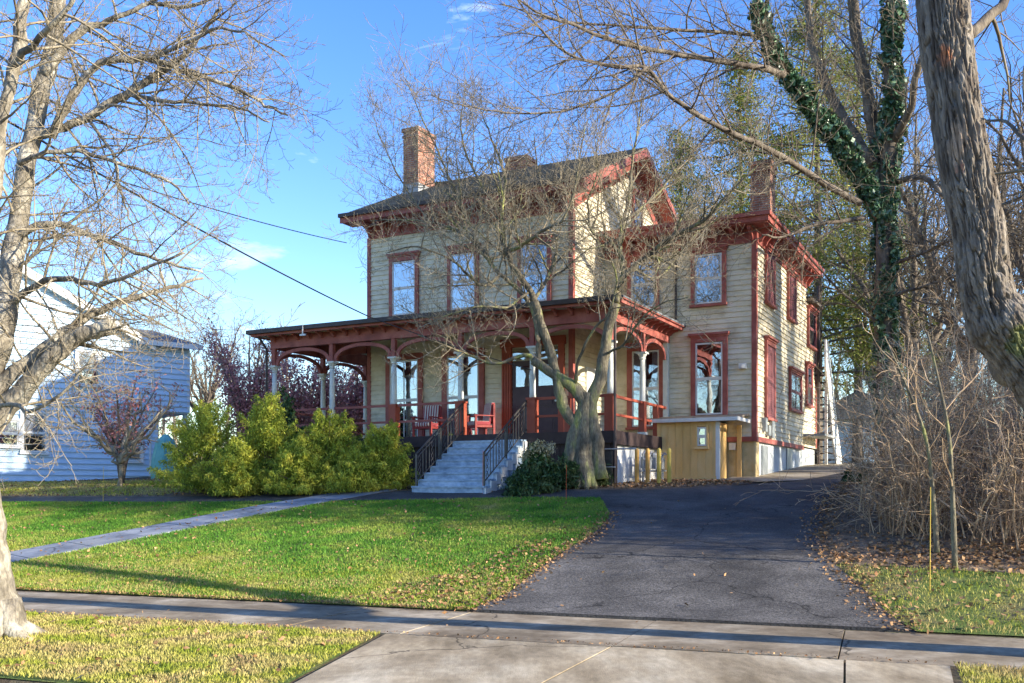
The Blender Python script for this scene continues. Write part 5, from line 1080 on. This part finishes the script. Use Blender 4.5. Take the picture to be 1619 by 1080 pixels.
# ---- distant wood (one mass)
def wood():
    r = random.Random(5); A = MB()
    cfg = [dict(seg=4, wig=.12, trop=.05, sp=1.0, len=(2, 4.5), ang=(25, 55), r=.06, rmin=.025), dict(seg=3, wig=.15, trop=.04, sp=.8, len=(.8, 1.8), ang=(25, 55), r=.04, rmin=.025)]
    accs = [A, A]
    for i in range(150):
        a = r.uniform(-.62, .62); Y = r.uniform(78, 135); x = math.tan(a) * Y * 1.1; z = h(x, Y); hh = r.uniform(9, 15)
        q = [Vector((x, Y, z)), Vector((x + r.gauss(0, .3), Y, z + hh * .5)), Vector((x + r.gauss(0, .8), Y, z + hh))]; rd = [.28, .17, .05]; A.tube(q, rd, 5); spawn(r, accs, q, rd, 0, cfg, 0, .2)
    o = A.build('distant_wood', M['twig']); tag(o, 'far bare woodland beyond the gardens', 'woods', None, 'stuff')
wood()

# understory mass behind the houses
def under(name, label, pts, n, hgt, m, seed):
    nr = np.random.default_rng(seed); C = []
    for (x, y, r_) in pts:
        k = n // len(pts); p = nr.normal(size=(k, 3)) * np.array([r_, r_, hgt * .4]); p[:, 2] = np.abs(p[:, 2]); C.append(p + np.array([x, y, h(x, y)]))
    o = rand_leaves(np.vstack(C), .12, .4, name, m); tag(o, label, 'hedge', None, 'stuff')
hp = [((px - CX) / F * 70, 70 + (i % 3) * 3, 3.0) for i, px in enumerate(range(-100, 1750, 70))]
under('distant_hedge', 'dull brown green undergrowth far behind both houses', hp, 60000, 3.2, mat('dull_undergrowth', [(.05, .045, .025), (.12, .09, .055), (.13, .13, .05)], .5, .9, island=.4), 3)

# ------------------------------------------------------------------ stakes
def stake(px, py0, py1, m, label, Y=None):
    g = G(px, py1) if Y is None else Vector(((px - CX) / F * Y, Y)); z = h(g.x, g.y); top = EYE + (HY - py0) / F * g.y
    o = MB().tube([Vector((0, 0, -.05)), Vector((.01, 0, top - z))], [.007, .005], 6).build('driveway_stake', m, None, (g.x, g.y, z)); tag(o, label, 'marker stake', 'driveway marker stakes')
stake(763, 712, 783, M['stake'], 'thin orange stake at the grass edge straight below the steps'); stake(895, 735, 793, M['stake'], 'thin orange stake at the grass edge below the mossy twisted trunk')
stake(163, 738, 795, M['stakey'], 'thin yellow stake in the dry grass before the white house'); stake(1470, 770, 940, M['stakey'], 'thin yellow stake in the grass right of the driveway')
stake(435, 705, 782, M['stakey'], 'thin yellow stake before the golden shrubs')
# ------------------------------------------------------------------ overhead cables
def cable(p0, p1, sag, rad, label):
    pts = [p0.lerp(p1, i / 30) + Vector((0, 0, -sag * 4 * (i / 30) * (1 - i / 30))) for i in range(31)]; o = smoothed(MB().tube(pts, [rad] * 31, 6)).build('overhead_cable', M['cable']); tag(o, label, 'cable', 'cables running to the house')
cable(W(-60, 150, 12), HW(-7.45, -2.78, 6.5) if False else W(582, 500, 27.6), .10, .016, 'thicker lower black cable running down to the porch roof edge'); cable(W(-60, 205, 14), W(548, 384, 30.2), .12, .012, 'thinner upper cable running to the main roof corner')
cable(W(582, 500, 27.6), W(840, 585, 24.6), .05, .014, 'cable continuing from the porch roof edge across the porch front')

# ------------------------------------------------------------------ grass and leaves
def grass(name, label, polys, holes, n, hgt, m, seed, w=.006, fade=None):
    nr = np.random.default_rng(seed); P = []
    for poly, k in polys:
        poly = np.array(poly); lo = poly.min(0); hi = poly.max(0); q = nr.uniform(lo, hi, (k, 2)); q = q[inside(q, poly)]; P.append(q)
    P = np.vstack(P)
    for hpoly in holes: P = P[~inside(P, hpoly)]
    if fade:
        nn = NX.x * P[:, 0] + NX.y * P[:, 1]; wv = np.sin(P[:, 0] * 1.3) * .5 + np.sin(P[:, 0] * .57 + P[:, 1] * .9) * .8 + nr.normal(size=len(P)) * .9
        P = P[nn + wv * fade[1] < fade[0]]
    nn = NX.x * P[:, 0] + NX.y * P[:, 1]; z = hn(nn) + .02; k = len(P); C = np.column_stack([P, z]); d = nr.normal(size=(k, 3)) * .45; d[:, 2] = 1; d = unit(d); hh = hgt * nr.uniform(.5, 1.3, (k, 1))
    e = unit(np.cross(d, nr.normal(size=(k, 3)))) * w * nr.uniform(.7, 1.4, (k, 1)); o = diamonds(C + d * hh * .5, d * hh * .5, e, name, m); tag(o, label, 'grass', None, 'stuff'); return o
M['blade'] = mat('grass_blades', [(.06, .18, .015), (.13, .29, .03), (.27, .34, .055), (.42, .37, .14)], .9, .7, island=.35, trans=.3, pos=[.30, .46, .60, .74])
M['bladedrysunlit'] = mat('dry_and_sunlit_grass_blades', [(.18, .26, .02), (.36, .37, .05), (.54, .45, .15), (.34, .24, .12)], 1.5, .7, island=.35, trans=.3, pos=[.30, .42, .54, .70])  # dry verge and bank grass; on the lower lawn the yellow imitates sunlight
visL = [an(-20, 11.7), an(-4.95, 11.7)] + [tuple(p) for p in left] + [tuple(p) for p in loopL[:6]] + [(-16, 27)]
def sub(poly, n0, n1): return poly
grass('lawn_grass', 'green lawn grass between the sidewalk and the house', [(visL, 420000)], [dpoly, pathpoly], 0, .055, M['blade'], 1)
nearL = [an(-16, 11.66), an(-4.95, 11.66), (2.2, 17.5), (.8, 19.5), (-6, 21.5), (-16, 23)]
grass('lawn_grass', 'lower lawn grass beside the sidewalk, coloured yellow as if sunlit', [(nearL, 420000)], [dpoly, pathpoly], 0, .05, M['bladedrysunlit'], 2, fade=(14.2, 1.5))  # sunlit look of the lower lawn put into the blade colour
grass('verge_grass', 'worn dry grass on the kerb strip left of the driveway apron', [([an(-14, 6.3), an(-4.45, 6.3), an(-5.12, 9.6), an(-14, 9.6)], 150000)], [], 0, .045, M['bladedrysunlit'], 3, .005)
grass('verge_grass', 'grass right of the driveway and along the right end of the sidewalk', [([an(.65, 7), an(5, 7), an(5, 9.58), an(.65, 9.58)], 40000), (RL, 160000)], [dpoly], 0, .06, M['bladedrysunlit'], 4, .005)
grass('dry_grass', 'dry tan grass on the bank before the white house', [([(-9.5, 26.7), (-14, 28.2), (-26, 32.5), (-26, 36), (-13, 34.5), (-9, 31)], 60000)], [dpoly], 0, .08, M['bladedrysunlit'], 6, .009)
def leaves(label, polys, m, seed, size=.035, holes=()):
    nr = np.random.default_rng(seed); P = []
    for poly, k in polys:
        poly = np.array(poly); q = nr.uniform(poly.min(0), poly.max(0), (k, 2)); P.append(q[inside(q, poly)])
    P = np.vstack(P)
    for hp_ in holes: P = P[~inside(P, hp_)]
    nn = NX.x * P[:, 0] + NX.y * P[:, 1]; C = np.column_stack([P, hn(nn) + .055 + nr.uniform(0, .02, len(P))]); k = len(C); d = nr.normal(size=(k, 3)); d[:, 2] *= .35; d = unit(d); e = nr.normal(size=(k, 3)); e[:, 2] *= .4; e = unit(np.cross(np.cross(d, e), d)); s = size * nr.uniform(.6, 1.4, (k, 1))
    tag(diamonds(C, d * s, e * s * .7, 'fallen_leaves', m), label, 'leaves', None, 'stuff')
leaves('brown fallen leaves under the brush and along the right driveway edge', [(bed3[:8] + [(16, 24), (12, 30)], 26000), (RL[:1] + [an(8, 12), an(9, 15)] + RL[4:], 1600)], M['leaflitter'], 1)
leaves('fallen leaves in the bed under the twisted tree', [(bed2, 5000)], M['leaflitter'], 2)
leaves('fallen leaves below the golden shrubs and before the white house', [(bed1, 9000)], M['leaflitter'], 3)
leaves('scattered brown leaves on the lawn', [(visL, 2600), ([an(-7, 11.8), an(-5, 11.8), tuple(left[0]), tuple(left[2]), tuple(left[3]), tuple(left[3] + Vector((-1, 0))), tuple(left[1] + Vector((-1.4, 0)))], 2600)], M['leaflitter'], 4, .03)
leaves('a few leaves lying on the driveway', [(list(map(tuple, dpoly)), 420)], M['leaflitter'], 5, .03)
leaves('scattered leaves on the kerb strip and sidewalk', [([an(-14, 6.3), an(-4.45, 6.3), an(-5.12, 9.6), an(-14, 9.6)], 700), ([an(-14, 9.6), an(6, 9.6), an(6, 11.6), an(-14, 11.6)], 90)], M['leaflitter'], 6, .03)
def edge_leaves(label, pl, n, sig, seed, size=.025):
    nr = np.random.default_rng(seed); pl = np.array([tuple(p) for p in pl]); L_ = np.linalg.norm(np.diff(pl, axis=0), axis=1); c = np.cumsum(L_) / L_.sum(); u = nr.uniform(0, 1, n); j = np.searchsorted(c, u).clip(0, len(L_) - 1); t = nr.uniform(0, 1, (n, 1))
    P = pl[j] * (1 - t) + pl[j + 1] * t + nr.normal(size=(n, 2)) * sig; nn = NX.x * P[:, 0] + NX.y * P[:, 1]; C = np.column_stack([P, hn(nn) + .045 + nr.uniform(0, .015, n)]); d = nr.normal(size=(n, 3)); d[:, 2] *= .3; d = unit(d); e = nr.normal(size=(n, 3)); e[:, 2] *= .3; e = unit(np.cross(np.cross(d, e), d)); s_ = size * nr.uniform(.4, 1.4, (n, 1))
    tag(diamonds(C, d * s_, e * s_ * .7, 'fallen_leaves', M['leaflitter']), label, 'leaves', None, 'stuff')
edge_leaves('leaves and crumbs drifted along the right edge of the driveway', right + [Vector(an(.33, SW1))], 2600, .16, 21)
edge_leaves('leaves drifted along the left curve of the driveway', [Vector(an(-4.92, SW1))] + left, 1500, .14, 22)
edge_leaves('leaves gathered under the front of the brush', [(5.6, 14.8), (7.5, 14.6), (10.5, 14.2), (13, 14)], 5000, .55, 23, .035)
edge_leaves('dirt and leaf crumbs along the lawn side of the sidewalk', [an(-14, SW1), an(-4.92, SW1)], 900, .05, 24, .018)
edge_leaves('dirt and leaf crumbs along the joint between sidewalk and apron', [an(-14, SW0), an(8, SW0)], 1300, .035, 25, .014)
print('OBJECTS', len(bpy.data.objects))
